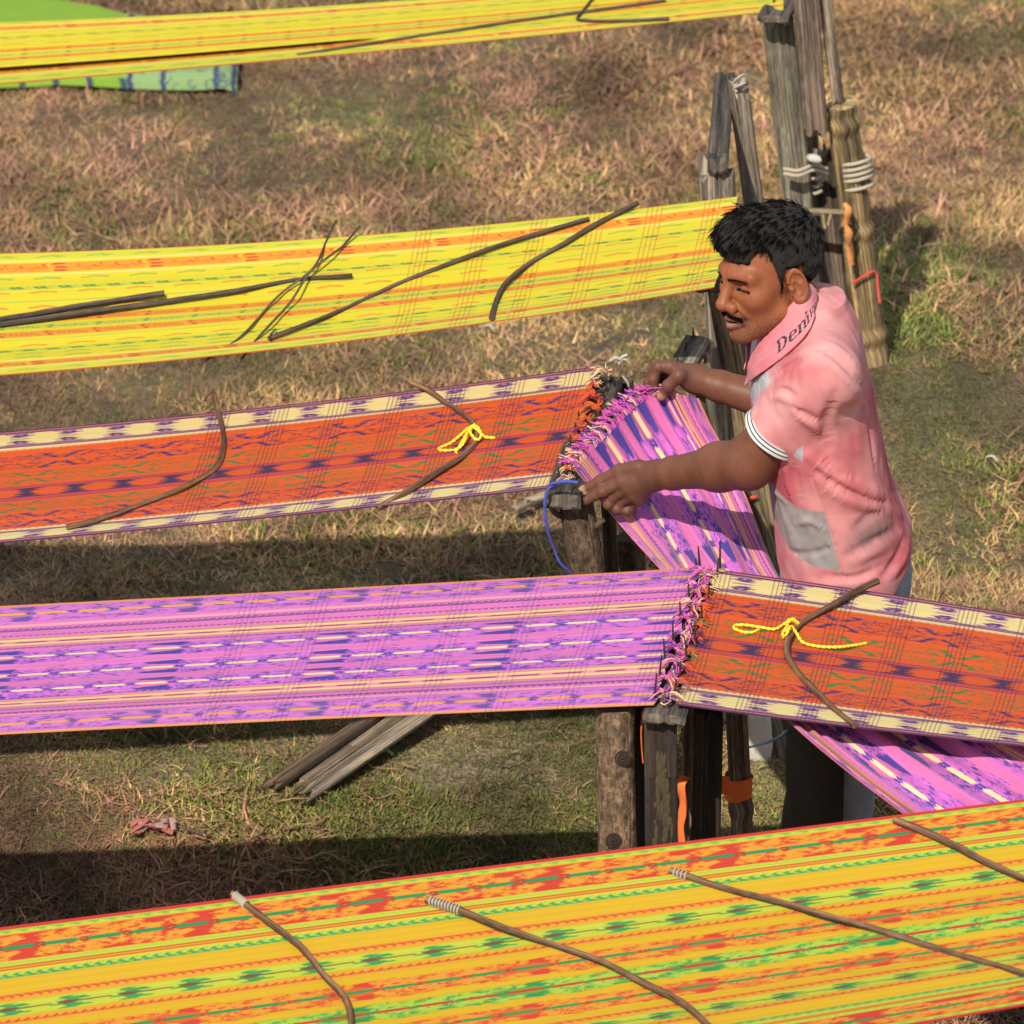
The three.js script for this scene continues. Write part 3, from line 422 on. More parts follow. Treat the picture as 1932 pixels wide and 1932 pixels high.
// a sawn or split piece of timber swept from a to b: rounded section, split and uneven
function beam(a, b, w, t, { up = V(0, 0, 1), seed = 1, rough = 0.06, ragged = 0.0, bow = 0, seg = 26, groove = 0 } = {}) {
  const ax = b.clone().sub(a), L = ax.length(); ax.normalize(); const X = up.clone().cross(ax).normalize(), Y = ax.clone().cross(X).normalize();
  const sec = []; const nW = 7, nT = 3; for (let i = 0; i < nW; i++) sec.push([-0.5 + (i + 0.5) / nW * 0.94 + 0.03 - 0.0, 0.5]); for (let i = 0; i < nT; i++) sec.push([0.5, 0.42 - i * 0.42]); for (let i = 0; i < nW; i++) sec.push([0.47 - (i + 0.5) / nW * 0.94, -0.5]); for (let i = 0; i < nT; i++) sec.push([-0.5, -0.42 + i * 0.42]);
  const S = sec.length, pos = [], uv = [], idx = [];
  for (let i = 0; i <= seg; i++) for (let j = 0; j <= S; j++) {
    const [sx, sy] = sec[j % S], f = i / seg, n = fbm(sx * 5 + seed * 7, sy * 3, f * L * 9 + seed, 3) * rough, gr = groove && sy > 0.4 ? -groove * (Math.abs(((sx * 3 + 9.5) % 1) - 0.5) < 0.12 ? 1 : 0) : 0;
    const e = ragged * (i === 0 ? -1 : i === seg ? 1 : 0) * noise(sx * 6 + seed, sy * 2, seed);
    const q = a.clone().addScaledVector(ax, f * L + e).addScaledVector(X, sx * w * (1 + n)).addScaledVector(Y, sy * t * (1 + n) + gr * t + n * t * 0.6 + bow * Math.sin(f * Math.PI));
    pos.push(q.x, q.y, q.z); uv.push((sx + (sy < 0 ? 3 : 0) + (Math.abs(sx) > 0.49 ? sy * t / w : 0)) * w + seed * 0.13, f * L + seed * 0.31);
    if (i < seg && j < S) { const k = i * (S + 1) + j; idx.push(k, k + S + 1, k + 1, k + 1, k + S + 1, k + S + 2); }
  }
  for (const e of [0, seg]) { const c0 = pos.length / 3; const o = [0, 0, 0]; for (let j = 0; j < S; j++) for (let k = 0; k < 3; k++) o[k] += pos[(e * (S + 1) + j) * 3 + k] / S; pos.push(...o); uv.push(seed * 0.2, 0.02); for (let j = 0; j <= S; j++) { const k = (e * (S + 1) + j) * 3; pos.push(pos[k], pos[k + 1], pos[k + 2]); uv.push(seed * 0.2 + 0.02 * sec[j % S][0], 0.02 * sec[j % S][1]); } for (let j = 0; j < S; j++) e ? idx.push(c0, c0 + 1 + j, c0 + 2 + j) : idx.push(c0, c0 + 2 + j, c0 + 1 + j); }
  const g = new THREE.BufferGeometry(); g.setAttribute('position', new THREE.Float32BufferAttribute(pos, 3)); g.setAttribute('uv', new THREE.Float32BufferAttribute(uv, 2)); g.setIndex(idx); g.computeVertexNormals(); return g;
}
// continues the line top -> low down to the ground
function footOf(top, low) { const d = low.clone().sub(top); for (let k = 1; k < 400; k++) { const q = top.clone().addScaledVector(d, k * 0.1); if (q.y < hgt(q.x, q.z) - 0.03) return q; } return low.clone().setY(-0.05); }
function timber(name, label, cat, u0, v0, u1, v1, z, wpx, mat, o = {}) { // upright flat piece, wpx wide in the photograph's grid
  const a = P(u0, v0, z), b = P(u1, v1, z + (o.dz || 0)), foot = o.hang ? b : footOf(a, b), w = wpx / 1104 * (CAM.distanceTo(a) / DIST);
  const th = thing(name, label, cat, foot.clone(), o.group);
  part(o.part || 'shaft', beam(a, foot, w, o.t || w * 0.45, { seed: o.seed || u0, rough: o.rough ?? 0.09, ragged: o.ragged ?? 0.02, seg: 40 }), mat, th);
  return th;
}
function pole(name, label, cat, u0, v0, u1, v1, z, wpx, mat, o = {}) { // upright round piece
  const a = P(u0, v0, z), b = P(u1, v1, z + (o.dz || 0)), foot = o.hang ? b : footOf(a, b), r = wpx / 2208 * (CAM.distanceTo(a) / DIST), L = a.distanceTo(foot);
  const th = thing(name, label, cat, foot.clone(), o.group);
  const nodes = o.nodes || 0, rf = (s) => { let k = r * lerp(1, o.taper || 1.1, s); if (nodes) { const d = Math.abs(((s * L / nodes + (o.nodeAt || 0)) % 1) - 0.5) * nodes; k *= 1 + 0.14 * Math.exp(-((d / 0.012) ** 2)) - 0.05 * Math.exp(-(((d - 0.022) / 0.008) ** 2)); } return k; };
  const mid = a.clone().lerp(foot, 0.5); if (o.bend) mid.x += o.bend;
  part(o.part || 'shaft', tube([a, mid, foot], rf, { seg: nodes ? 110 : 60, sides: 18, bump: o.bump ?? 0.1, seed: o.seed || u0 }), mat, th);
  return th;
}
const nailGeo = new THREE.CylinderGeometry(0.0012, 0.0025, 1, 7); nailGeo.translate(0, 0.5, 0);
function nails(th, list, h) { const base = th.position, r = rng(list.length * 7 + 3); for (const q of list) { const m = new THREE.Mesh(nailGeo, M_.iron); m.name = 'nail'; m.position.copy(q).sub(base); m.scale.set(1, h * (0.8 + 0.35 * r()), 1); m.rotation.set((r() - 0.5) * 0.2, 0, (r() - 0.5) * 0.2); m.castShadow = m.receiveShadow = true; th.add(m); } }
const along = (a, b, n, off, r0 = 0.04, r1 = 0.96) => { const d = b.clone().sub(a), s = V(-d.z, 0, d.x).normalize(), o = []; for (let i = 0; i < n; i++) o.push(a.clone().addScaledVector(d, lerp(r0, r1, i / (n - 1))).addScaledVector(s, off)); return o; };
function nailBoard(label, a, b, w, t, mat, rows, h, o = {}) {
  const th = thing('nail_board', label, 'nail board', a.clone().lerp(b, 0.5).add(V(0, -t, 0)));
  part('plank', beam(a.clone().add(V(0, -t / 2, 0)), b.clone().add(V(0, -t / 2, 0)), w, t, { up: V(0, 1, 0), seed: o.seed || 3, rough: 0.05, ragged: 0.006, bow: o.bow || 0, groove: o.groove || 0, seg: 34 }), mat, th);
  for (const [n, off] of rows) nails(th, along(a, b, n, off), h);
  return th;
}
// A: the far group, at the end of the top yellow cloth
nailBoard('dark nailed plank at the right end of the top yellow cloth', P(1458, 31, -2.320), P(1516, -73, -2.680), 0.062, 0.014, M_.dkgrey, [[6, -0.012]], 0.025, { seed: 2 });
timber('wooden_post', 'wide grey lichen covered post under the end of the top yellow cloth', 'post', 1467, 34, 1504, 366, -2.400, 58, M_.lichen, { seed: 4, t: 0.035 });
timber('wooden_batten', 'purplish grey batten hanging beside the wide lichen covered post', 'batten', 1514, -60, 1540, 250, -2.340, 46, M_.mauve, { hang: true, seed: 5, t: 0.02 });
timber('wooden_batten', 'narrow pale batten ending above the tan bamboo stake', 'batten', 1550, -50, 1581, 190, -2.380, 23, M_.pale, { hang: true, seed: 6, t: 0.014 });
{ const th = pole('bamboo_stake', 'thick tan bamboo stake bound with pale rope, rightmost of the far posts', 'stake', 1587, 197, 1632, 560, -2.380, 58, M_.bamboo, { nodes: 0.23, nodeAt: 0.32, seed: 7, bump: 0.03 });
  const r = [[1611, 298], [1612, 309], [1613, 319], [1614, 329], [1616, 346]]; for (const [u, v] of r) { const c = P(u, v, -2.380), R = 0.0335; part('rope_turn', tube([...Array(13)].map((_, k) => V(c.x + Math.cos(k / 12 * 6.283) * R, c.y + 0.004 * Math.sin(k), c.z + Math.sin(k / 12 * 6.283) * R)), 0.0042, { seg: 30, sides: 7, bump: 0.2, cap: false }), M_.rope, th); }
  part('red_cord', tube([P(1608, 535, -2.340), P(1632, 520, -2.335), P(1652, 512, -2.350), P(1656, 540, -2.340), P(1660, 572, -2.320)], 0.0028, { seg: 20, sides: 6 }), M_.red, th); }
timber('wooden_post', 'brownish grey post between the lichen covered post and the tan bamboo', 'post', 1556, 285, 1590, 600, -2.440, 46, M_.mauve, { seed: 8, t: 0.03 });
timber('wooden_post', 'slim grey post just right of the hair of the man', 'post', 1528, 240, 1556, 620, -2.480, 30, M_.grey, { seed: 18, t: 0.02 });
{ const th = thing('split_bamboo', 'light split bamboo rail tied level across the far posts', 'rail', P(1550, 398, -2.300)); part('rail', beam(P(1500, 398, -2.320), P(1596, 402, -2.300), 0.014, 0.008, { seed: 9, seg: 16, ragged: 0.01 }), M_.straw, th); part('splinter', tube([P(1552, 402, -2.290), P(1554, 420, -2.290), P(1556, 430, -2.290)], 0.004, { seg: 6, sides: 5, bump: 0.3 }), M_.straw, th); part('splinter', tube([P(1568, 402, -2.290), P(1562, 424, -2.290)], 0.003, { seg: 6, sides: 5, bump: 0.3 }), M_.straw, th); }
{ const th = thing('orange_rag', 'rusty orange rag strip knotted down the left of the tan bamboo stake', 'rag', P(1600, 420, -2.320)); part('strip', tube([P(1594, 383, -2.310), P(1602, 396, -2.300), P(1596, 420, -2.300), P(1603, 445, -2.300), P(1601, 470, -2.310), P(1606, 500, -2.310)], (s) => 0.007 * (0.6 + 0.5 * Math.abs(Math.sin(s * 9))), { seg: 30, sides: 8, bump: 0.5, flat: 0.5 }), M_.rust, th); }
{ const th = thing('pale_rope', 'pale rope wound round the lichen covered post', 'rope', P(1520, 318, -2.360)); for (const d of [0, 9]) part('strand', tube([P(1478, 318 + d, -2.340), P(1505, 322 + d, -2.335), P(1535, 312 + d, -2.350), P(1560, 318 + d, -2.360)], 0.004, { seg: 16, sides: 6, bump: 0.3 }), M_.rope, th); part('knot', tube([P(1530, 296, -2.340), P(1538, 300, -2.320), P(1542, 306, -2.340)], 0.009, { seg: 8, sides: 8, bump: 0.4 }), M_.white, th); for (const v of [335, 350, 362]) part('strand', tube([P(1524, v, -2.400), P(1538, v + 3, -2.390), P(1550, v - 2, -2.400)], 0.0036, { seg: 8, sides: 6, bump: 0.3 }), M_.rope, th); }
// B: an empty loom end behind the yellow cloth
nailBoard('bare dark grooved plank seen end on above the yellow cloth, left of the far posts', P(1354, 300, -1.45), P(1367, 136, -1.9), 0.038, 0.03, M_.dkgrey, [], 0.02, { seed: 12, bow: 0.0, groove: 0.25 });
timber('wooden_post', 'short grey post under the bare grooved plank', 'post', 1352, 318, 1368, 700, -1.49, 68, M_.grey, { seed: 13, t: 0.05, ragged: 0.05 });
timber('wooden_stake', 'leaning grey stake right of the bare grooved plank', 'stake', 1393, 166, 1424, 400, -1.72, 38, M_.grey, { seed: 14, t: 0.03, ragged: 0.04 });
{ const th = thing('white_rag', 'scrap of white cloth caught on top of the leaning grey stake', 'rag', P(1397, 152, -1.7)); part('scrap', tube([P(1386, 156, -1.7), P(1395, 146, -1.69), P(1404, 142, -1.7)], 0.006, { seg: 8, sides: 6, bump: 0.5, flat: 0.4 }), M_.white, th); part('scrap', tube([P(1388, 166, -1.7), P(1398, 160, -1.69), P(1405, 158, -1.7)], 0.006, { seg: 8, sides: 6, bump: 0.5, flat: 0.4 }), M_.white, th); }
// C: stakes behind the arms of the man
nailBoard('dark plank under the right end of the yellow cloth, hidden by the hair', P(1334, 488, -0.76).add(V(0, -0.05, 0)), P(1366, 382, -1.04).add(V(0, -0.05, 0)), 0.045, 0.016, M_.dkgrey, [[8, 0.012]], 0.02, { seed: 22 });
timber('wooden_post', 'broad tan split post between the chin of the man and his far arm', 'post', 1362, 556, 1412, 830, -0.98, 52, M_.tan, { seed: 15, t: 0.03 });
timber('wooden_post', 'weathered tan post behind the chest of the man', 'post', 1412, 600, 1440, 830, -1.02, 46, M_.tan, { seed: 16, t: 0.03 });
nailBoard('grey plank end tilted up behind the knuckles of the far hand', P(1283, 690, -0.78), P(1316, 634, -0.95), 0.045, 0.022, M_.grey, [[3, -0.006]], 0.02, { seed: 17 });
pole('wooden_stake', 'small grey stake beside the tilted grey plank end', 'stake', 1332, 666, 1336, 700, -0.86, 12, M_.grey, { seed: 19 });
pole('wooden_stake', 'round grey stake below the far forearm', 'stake', 1318, 700, 1348, 840, -0.86, 30, M_.grey, { seed: 20 });
{ const th = pole('bamboo_stake', 'slim pale yellow bamboo behind the right edge of the held pink cloth', 'stake', 1396, 850, 1462, 1075, -0.62, 25, M_.straw, { seed: 21, bump: 0.03, nodes: 0.3 }); part('red_band', tube([P(1414, 942, -0.605), P(1420, 939, -0.6), P(1427, 938, -0.605)], 0.004, { seg: 6, sides: 6 }), M_.red, th); }
// D: the end of the left orange cloth
{
  const a = P(1143, 700, -0.775).add(V(0, -0.01, 0)), b = P(1062, 922, -0.215).add(V(0, -0.012, 0));
  const nb = nailBoard('worn dark nailed plank at the right end of the left orange cloth', a, b, 0.064, 0.026, M_.dkgrey, [[11, 0.018], [11, -0.012]], 0.022, { seed: 31 });
  nails(nb, [P(1041, 908, -0.24).setY(a.y)], 0.034);
  const th = thing('white_rag', 'white rag knotted at the far end of the worn dark plank', 'rag', P(1166, 688, -0.78)); for (const l of [[[1150, 686], [1160, 680], [1172, 684]], [[1168, 692], [1172, 680], [1184, 674]], [[1176, 716], [1182, 724], [1186, 734]], [[1170, 690], [1176, 682], [1182, 684]]]) part('scrap', tube(l.map(([u, v]) => P(u, v, -0.775).add(V(0, 0.006, 0))), 0.005, { seg: 10, sides: 7, bump: 0.6, flat: 0.5 }), M_.white, th);
  const log = pole('log_post', 'dark log post with branch stubs under the plank by the near hand', 'post', 1083, 936, 1110, 1080, -0.27, 66, M_.darkbark, { seed: 32, bump: 0.12, taper: 1.05 });
  part('branch_stub', tube([P(1066, 974, -0.26), P(1050, 970, -0.25), P(1038, 958, -0.25)], (s) => 0.008 * (1 - 0.6 * s), { seg: 8, sides: 8, bump: 0.2 }), M_.darkbark, log);
  part('branch_stub', tube([P(1115, 992, -0.27), P(1128, 990, -0.26), P(1140, 980, -0.26)], (s) => 0.009 * (1 - 0.5 * s), { seg: 8, sides: 8, bump: 0.2 }), M_.darkbark, log);
  pole('wooden_stake', 'thin dark stake just right of the log post with branch stubs', 'stake', 1146, 925, 1154, 1080, -0.5, 27, M_.brown, { seed: 33 });
  pole('wooden_stake', 'stubby dark brown stake behind the left edge of the held pink cloth', 'stake', 1184, 1012, 1196, 1085, -0.56, 50, M_.darkbark, { seed: 34, bump: 0.2 });
  pole('wooden_stake', 'mossy stake under the far end of the worn dark plank', 'stake', 1180, 718, 1192, 900, -0.8, 30, M_.brown, { seed: 35 });
  const st = thing('blue_string', 'blue string hanging from the plank beside the log post', 'string', P(1034, 921, -0.22)); part('strand', tube([P(1050, 914, -0.2), P(1036, 921, -0.2), P(1028, 950, -0.2), P(1032, 994, -0.2), P(1046, 1037, -0.21), P(1057, 1062, -0.21), P(1078, 1082, -0.22)], 0.0026, { seg: 50, sides: 6, bump: 0.5, seed: 4 }), M_.blue, st); part('wrap', tube([P(1038, 914, -0.2), P(1062, 908, -0.19), P(1090, 911, -0.19)], 0.003, { seg: 16, sides: 6, bump: 0.5 }), M_.blue, st);
}
// E: the end shared by the magenta and the right orange cloth
{
  const a = P(1336, 1084, 0.08), b = P(1253, 1350, 0.665);
  const nb = nailBoard('nailed plank shared by the magenta and the right orange cloth', a, b, 0.07, 0.016, M_.dkgrey, [], 0.04, { seed: 41 });
  const L = [[510, 240], [480, 350], [420, 550], [345, 760], [283, 915], [215, 1060], [157, 1230], [122, 1375]], R = [[680, 255], [645, 380], [580, 550], [520, 740], [470, 920], [400, 1060], [337, 1230], [283, 1380]];
  const pl = (c, row) => c.map(([x, y]) => { const u = 1207.5 + x * 0.2222, v = 1019.7 + y * 0.2222; return G(u, v, lerp(a.y, b.y, clamp((v - 1072) / 262))); });
  nails(nb, [...pl(L), ...pl(R)], 0.05);
  const log = pole('log_post', 'round bark covered log post with two knots, leftmost under the shared plank', 'post', 1159, 1332, 1166, 1600, 0.6, 74, M_.bark, { seed: 42, bump: 0.08, taper: 1.06 });
  for (const [u, v] of [[1174, 1415], [1157, 1570]]) { const c = P(u, v, 0.6).add(V(0, 0, 0.033)); part('knot', mergeGeometries([0, 1, 2].map((k) => { const g = new THREE.TorusGeometry(0.0035 + k * 0.0042, 0.0022, 6, 20); g.scale(1, 1.1, 1.3 - 0.3 * k); g.translate(c.x, c.y, c.z + 0.001 - k * 0.0012); return g; })), M_.darkbark, log); }
  timber('wooden_stake', 'blackened narrow stake right behind the knotted log post', 'stake', 1203, 1330, 1208, 1600, 0.52, 22, M_.dark, { seed: 43 });
  const sl = timber('bamboo_slab', 'flat dark bamboo slab with a worn tan patch under the plank', 'post', 1246, 1350, 1248, 1600, 0.63, 62, M_.dark, { seed: 44, t: 0.02, rough: 0.04 });
  { // the worn face: pieces where the dark skin has split off
    const r = rng(8), gs = []; for (let k = 0; k < 70; k++) { const f = r(), u = 1246 + (r() - 0.5) * lerp(18, 40, f) + 4, v = lerp(1425, 1600, f), p = P(u, v, 0.63).add(V(0, 0, 0.0105)); const g = new THREE.SphereGeometry(1, 7, 5); g.scale(0.0016 + 0.0035 * r(), 0.006 + 0.016 * r(), 0.0018); g.translate(p.x, p.y, p.z); gs.push(g); }
    part('worn_patch', mergeGeometries(gs), woodMat(0.5, 0.38, 0.2), sl); }
  timber('wooden_post', 'nearly black post between the bamboo slab and the grey bamboo', 'post', 1337, 1338, 1332, 1575, 0.42, 54, M_.dark, { seed: 45, t: 0.05 });
  timber('wooden_stake', 'thin grey stake left of the nearly black post', 'stake', 1301, 1330, 1303, 1575, 0.34, 24, M_.mauve, { seed: 46 });
  pole('bamboo_stake', 'grey bamboo stake with a swollen joint tied with orange cloth', 'stake', 1389, 1340, 1401, 1570, 0.22, 42, M_.oldbamboo, { seed: 47, nodes: 0.24, nodeAt: 0.72, bump: 0.03 });
  const th = thing('orange_cloth_strip', 'bright orange cloth strip tied round the grey bamboo and the black post', 'cloth strip', P(1390, 1480, 0.25));
  const ring = []; for (let i = 0; i <= 10; i++) { const l = []; for (let k = 0; k <= 24; k++) { const A = k / 24 * 6.283, c = P(1394, 1463 + i * 4.0, 0.22), R = 0.0225 + 0.0012 * Math.sin(i * 2.1 + A * 2) + 0.002 * noise(i * 0.9, A, 3); l.push(V(c.x + Math.cos(A) * R, c.y + 0.003 * Math.sin(A * 2), c.z + Math.sin(A) * R)); } ring.push(l); }
  part('wrap', sheet(ring, 0.0012, (i, j) => [j * 0.02, i * 0.02]), M_.orangeRag, th);
  const flat = (a0, a1, w, n, z) => { const g = []; for (let i = 0; i <= 8; i++) { const l = []; for (let k = 0; k <= n; k++) { const f = k / n; const q = P(lerp(a0[0], a1[0], f), lerp(a0[1], a1[1], f) + (i / 8 - 0.5) * w, lerp(z, 0.26, f)); q.z += 0.003 * Math.sin(i * 1.9 + f * 3); l.push(q); } g.push(l); } return sheet(g, 0.0012, (i, j) => [j * 0.02, i * 0.02]); };
  part('bridge', flat([1280, 1478], [1376, 1482], 36, 14, 0.33), M_.orangeRag, th);
  part('hanging_end', tube([P(1296, 1466, 0.4), P(1286, 1478, 0.41), P(1290, 1520, 0.41), P(1284, 1560, 0.41), P(1288, 1600, 0.41)], 0.0085, { seg: 30, sides: 10, flat: 0.3, bump: 0.4 }), M_.orangeRag, th);
  const t2 = thing('orange_cloth_strip', 'narrow orange cloth end hanging between the log post and bamboo slab', 'cloth strip', P(1211, 1390, 0.57)); part('strip', tube([P(1213, 1340, 0.575), P(1210, 1375, 0.575), P(1211, 1410, 0.575), P(1213, 1438, 0.575)], (s) => 0.008 * (1 - 0.4 * s), { seg: 20, sides: 9, flat: 0.3, bump: 0.3 }), M_.orangeRag, t2);
  const cy = thing('blue_ribbon', 'pale blue plastic ribbon stretched from the grey bamboo to the stones', 'ribbon', P(1450, 1395, -0.1)); part('ribbon', tube([P(1408, 1411, 0.2), P(1440, 1403, 0.1), P(1470, 1391, 0), P(1489, 1379, -0.1), P(1500, 1392, -0.12), P(1508, 1398, -0.12)], 0.0042, { seg: 30, sides: 8, flat: 0.3, bump: 0.3 }), M_.cyan, cy);
  // pale stones behind the bamboo
  const stone = (label, u, v, z0, w, h, mat, seed, cat = 'stone') => { const c = Gt(u, v); const g = new THREE.IcosahedronGeometry(1, 12), p = g.attributes.position; for (let i = 0; i < p.count; i++) { const q = V(p.getX(i), p.getY(i), p.getZ(i)), m = Math.max(Math.abs(q.x), Math.abs(q.y), Math.abs(q.z)); q.divideScalar(lerp(1, m, 0.75)); const n = 1 + 0.13 * fbm(q.x * 2.2 + seed, q.y * 2.2, q.z * 2.2, 4); p.setXYZ(i, c.x + q.x * w * n, c.y + h * (0.5 + q.y * 0.55 * n), c.z + z0 + q.z * w * n); } const g2 = mergeVertices(g.deleteAttribute('normal').deleteAttribute('uv'), 1e-5); g2.computeVertexNormals(); const m = part('stone', g2, mat, scene); tag(m, label, cat); };
  const pale = new THREE.MeshStandardMaterial({ color: new THREE.Color().setRGB(0.55, 0.52, 0.46), roughness: 0.95 });
  stone('pale whitish stone block beside the grey bamboo stake', 1432, 1452, 0, 0.024, 0.12, pale, 3); stone('upper pale stone block behind the pale blue ribbon', 1437, 1395, -0.02, 0.026, 0.09, pale, 5);
  stone('brown stained stone under the right end of the blue ribbon', 1478, 1440, -0.03, 0.026, 0.125, barkMat(0.36, 0.28, 0.2), 8);
}
// G: the split plank on the grass
{
  const th = thing('weathered_plank', 'weathered grey brown plank lying on the grass under the magenta cloth', 'plank', Gt(700, 1430));
  const e = [[[520, 1506], [905, 1304], 0.030], [[560, 1512], [928, 1318], 0.026], [[590, 1520], [955, 1330], 0.034]];
  e.forEach(([p, q, w], i) => { const a = Gt(...p).add(V(0, 0.03, 0)), b = Gt(...q).add(V(0, 0.1, 0)); part('slat', beam(a, b, w * (i === 1 ? 0.7 : 1), 0.014, { up: V(0, 1, 0), seed: 51 + i, rough: 0.1, ragged: 0.03 }), [M_.brown, M_.oldbamboo, M_.grey][i], th); });
}
// litter
{
  const r = rng(99); const th = thing('red_rags', 'torn reddish rag scraps lying in the grass at lower left', 'rag', Gt(290, 1580)); const mats = [new THREE.MeshStandardMaterial({ color: new THREE.Color().setRGB(0.36, 0.12, 0.09), roughness: 0.95 }), new THREE.MeshStandardMaterial({ color: new THREE.Color().setRGB(0.32, 0.2, 0.2), roughness: 0.95 })];
  for (let k = 0; k < 12; k++) { const u = 245 + r() * 90, v = 1578 + (r() - 0.5) * 22, c = Gt(u, v).add(V(0, 0.028, 0)); part('scrap', tube([c, c.clone().add(V((r() - 0.5) * 0.03, 0.008 * r(), (r() - 0.5) * 0.03)), c.clone().add(V((r() - 0.5) * 0.05, -0.01, (r() - 0.5) * 0.05))], 0.005 + 0.004 * r(), { seg: 8, sides: 7, bump: 0.7, flat: 0.4, seed: k }), mats[k % 2], th); }
  const tw = thing('fallen_twig', 'dark twig lying right of the reddish rag scraps', 'twig', Gt(355, 1590)); part('twig', tube([Gt(338, 1586).add(V(0, 0.03, 0)), Gt(365, 1592).add(V(0, 0.028, 0)), Gt(395, 1596).add(V(0, 0.02, 0))], 0.0032, { seg: 10, sides: 6, bump: 0.4 }), M_.twig, tw);
  const ch = thing('wood_chips', 'pale broken wood chips on the grass left of the log post', 'wood chips', Gt(1000, 965)); for (const [u, v, l, m] of [[975, 985, 0.02, M_.pale], [1000, 970, 0.06, M_.pale], [1022, 962, 0.05, M_.tan], [1035, 975, 0.03, M_.pale]]) { const c = Gt(u, v).add(V(0, 0.03, 0)); part('chip', beam(c, c.clone().add(V(l * 0.9, 0.006, -l * 0.5)), 0.022, 0.008, { up: V(0, 1, 0), seed: u, seg: 6, ragged: 0.01, rough: 0.3 }), m, ch); }
  const wc = new THREE.MeshStandardMaterial({ color: new THREE.Color().setRGB(0.42, 0.4, 0.37), roughness: 0.9 });
  for (const [u, v, lab] of [[912, 640, 'small white scrap in the shade below the yellow cloth'], [720, 1445, 'tiny white scrap on the bare soil left of the weathered plank'], [1860, 888, 'tiny white scrap in the grass at far right']]) { const c = Gt(u, v).add(V(0, 0.03, 0)); tag(part('paper_scrap', tube([c, c.clone().add(V(0.012, 0.004, 0.004)), c.clone().add(V(0.022, -0.004, 0.008))], 0.004, { seg: 6, sides: 6, flat: 0.4, bump: 0.5 }), wc, scene), lab, 'scrap'); }
}
// H: the lime green cloth on the grass, top left
{
  const tex = canvasTex(1024, 512, (c, w, h) => { const r = rng(6); c.fillStyle = '#84ad2a'; c.fillRect(0, 0, w, h); c.fillStyle = '#8fb070'; c.fillRect(w * 0.7, 0, w * 0.3, h); c.fillStyle = '#2d3a66'; for (const x of [0.71, 0.8, 0.94, 0.985]) c.fillRect(w * x, 0, w * 0.013, h); for (let k = 0; k < 90; k++) { const x = w * (0.73 + 0.24 * r()), y = h * r(); c.strokeStyle = r() < 0.5 ? '#3a4c74' : '#5d7c5a'; c.lineWidth = 3; c.beginPath(); c.arc(x, y, 4 + 10 * r(), 0, 5); c.stroke(); } for (let x = 0.03; x < 0.7; x += 0.09) for (const y of [0.9, 0.96]) { c.fillStyle = '#2f4a5c'; c.fillRect(w * (x + (y > 0.93 ? 0.03 : 0)), h * y, 18, 24); } for (const x of [0.02, 0.14, 0.3]) { c.save(); c.fillStyle = '#3f7a3a'; c.translate(w * x, 0); c.transform(1, 0, -0.5, 1, 0, 0); c.fillRect(0, 0, 26, h * 0.6); c.restore(); } threads(c, w, h, r, 0.06); });
  const g = [], N = 60, K = 30; for (let j = 0; j <= K; j++) { const l = [], t = j / K; for (let i = 0; i <= N; i++) { const s = i / N; const top = [lerp(-260, 452, s), s < 0.55 ? 14 + 26 * sstep(0.3, 0.55, s) : lerp(40, 100, (s - 0.55) / 0.45)], bot = [lerp(-260, 446, s), 177 + 5 * Math.sin(s * 9)]; const q = Gt(lerp(top[0], bot[0], t), lerp(top[1], bot[1], t)); q.y += 0.045 + 0.012 * fbm(q.x * 7, q.z * 7, 2, 3) - 0.03 * sstep(0.93, 1, t) - 0.02 * sstep(0.97, 1, s); l.push(q); } g.push(l); }
  const th = thing('lime_cloth', 'lime green cloth with navy border spread on the grass at top left', 'cloth', Gt(150, 100)); part('fabric', sheet(g, 0.008, (i, j) => [j / N, 1 - i / K]), new THREE.MeshStandardMaterial({ map: tex, color: new THREE.Color().setScalar(0.62), roughness: 0.85 }), th);
}
// ---------- sticks that spread the cloth ----------
function stick(label, key, pts, rpx, o = {}) {
  const b = bands[key], r = rpx / 1104 * 0.95, q = pts.map(([u, v, up]) => b.on(u, v + r * 900, r + 0.001 + (up || 0)));
  const th = thing(o.name || 'stick', label, o.cat || 'stick', q[q.length >> 1]);
  part('shaft', tube(q, (s) => r * lerp(o.r0 || 1, o.r1 || 1, s), { seg: 60, sides: 10, bump: 0.11, seed: pts[0][0] * 0.37 }), o.mat || M_.stick, th);
  if (o.wrap) { const c = curve(q); for (let k = 0; k < o.wrap; k++) { const f = 0.012 + k * 0.0085, p = c.getPointAt(f), t = c.getTangentAt(f), n = V(0, 1, 0).cross(t).normalize(), m = t.clone().cross(n), R = r * (o.r0 || 1) * 1.12; part('binding_turn', tube([...Array(10)].map((_, i) => { const A = i / 9 * 6.5; return p.clone().addScaledVector(n, Math.cos(A) * R).addScaledVector(m, Math.sin(A) * R).addScaledVector(t, i * 0.0004); }), 0.0017, { seg: 18, sides: 5, cap: false }), o.wrapMat || M_.rope, th); } }
  if (o.twigs) for (const l of o.twigs) part('side_twig', tube(l.map(([u, v]) => b.on(u, v, r + 0.006)), r * 0.4, { seg: 8, sides: 6, bump: 0.3 }), o.mat || M_.stick, th);
  if (o.stub) part('cut_end', tube([q[q.length - 1], q[q.length - 1].clone().lerp(q[q.length - 2], -0.12)], r * 0.8, { seg: 2, sides: 9 }), M_.pale, th);
  return th;
}
const D = { mat: M_.twig };
stick('long thin dark stick lying along the top yellow cloth', 'yellowTop', [[560, 104], [650, 90], [850, 59], [1000, 37], [1110, 22], [1256, 2]], 4, { ...D, r0: 0.8 });
stick('hooked thin dark stick near the right end of the top yellow cloth', 'yellowTop', [[1128, -14], [1101, 20], [1090, 37], [1106, 40], [1180, 40], [1262, 36]], 4, { ...D, r0: 0.8, r1: 1.2 });
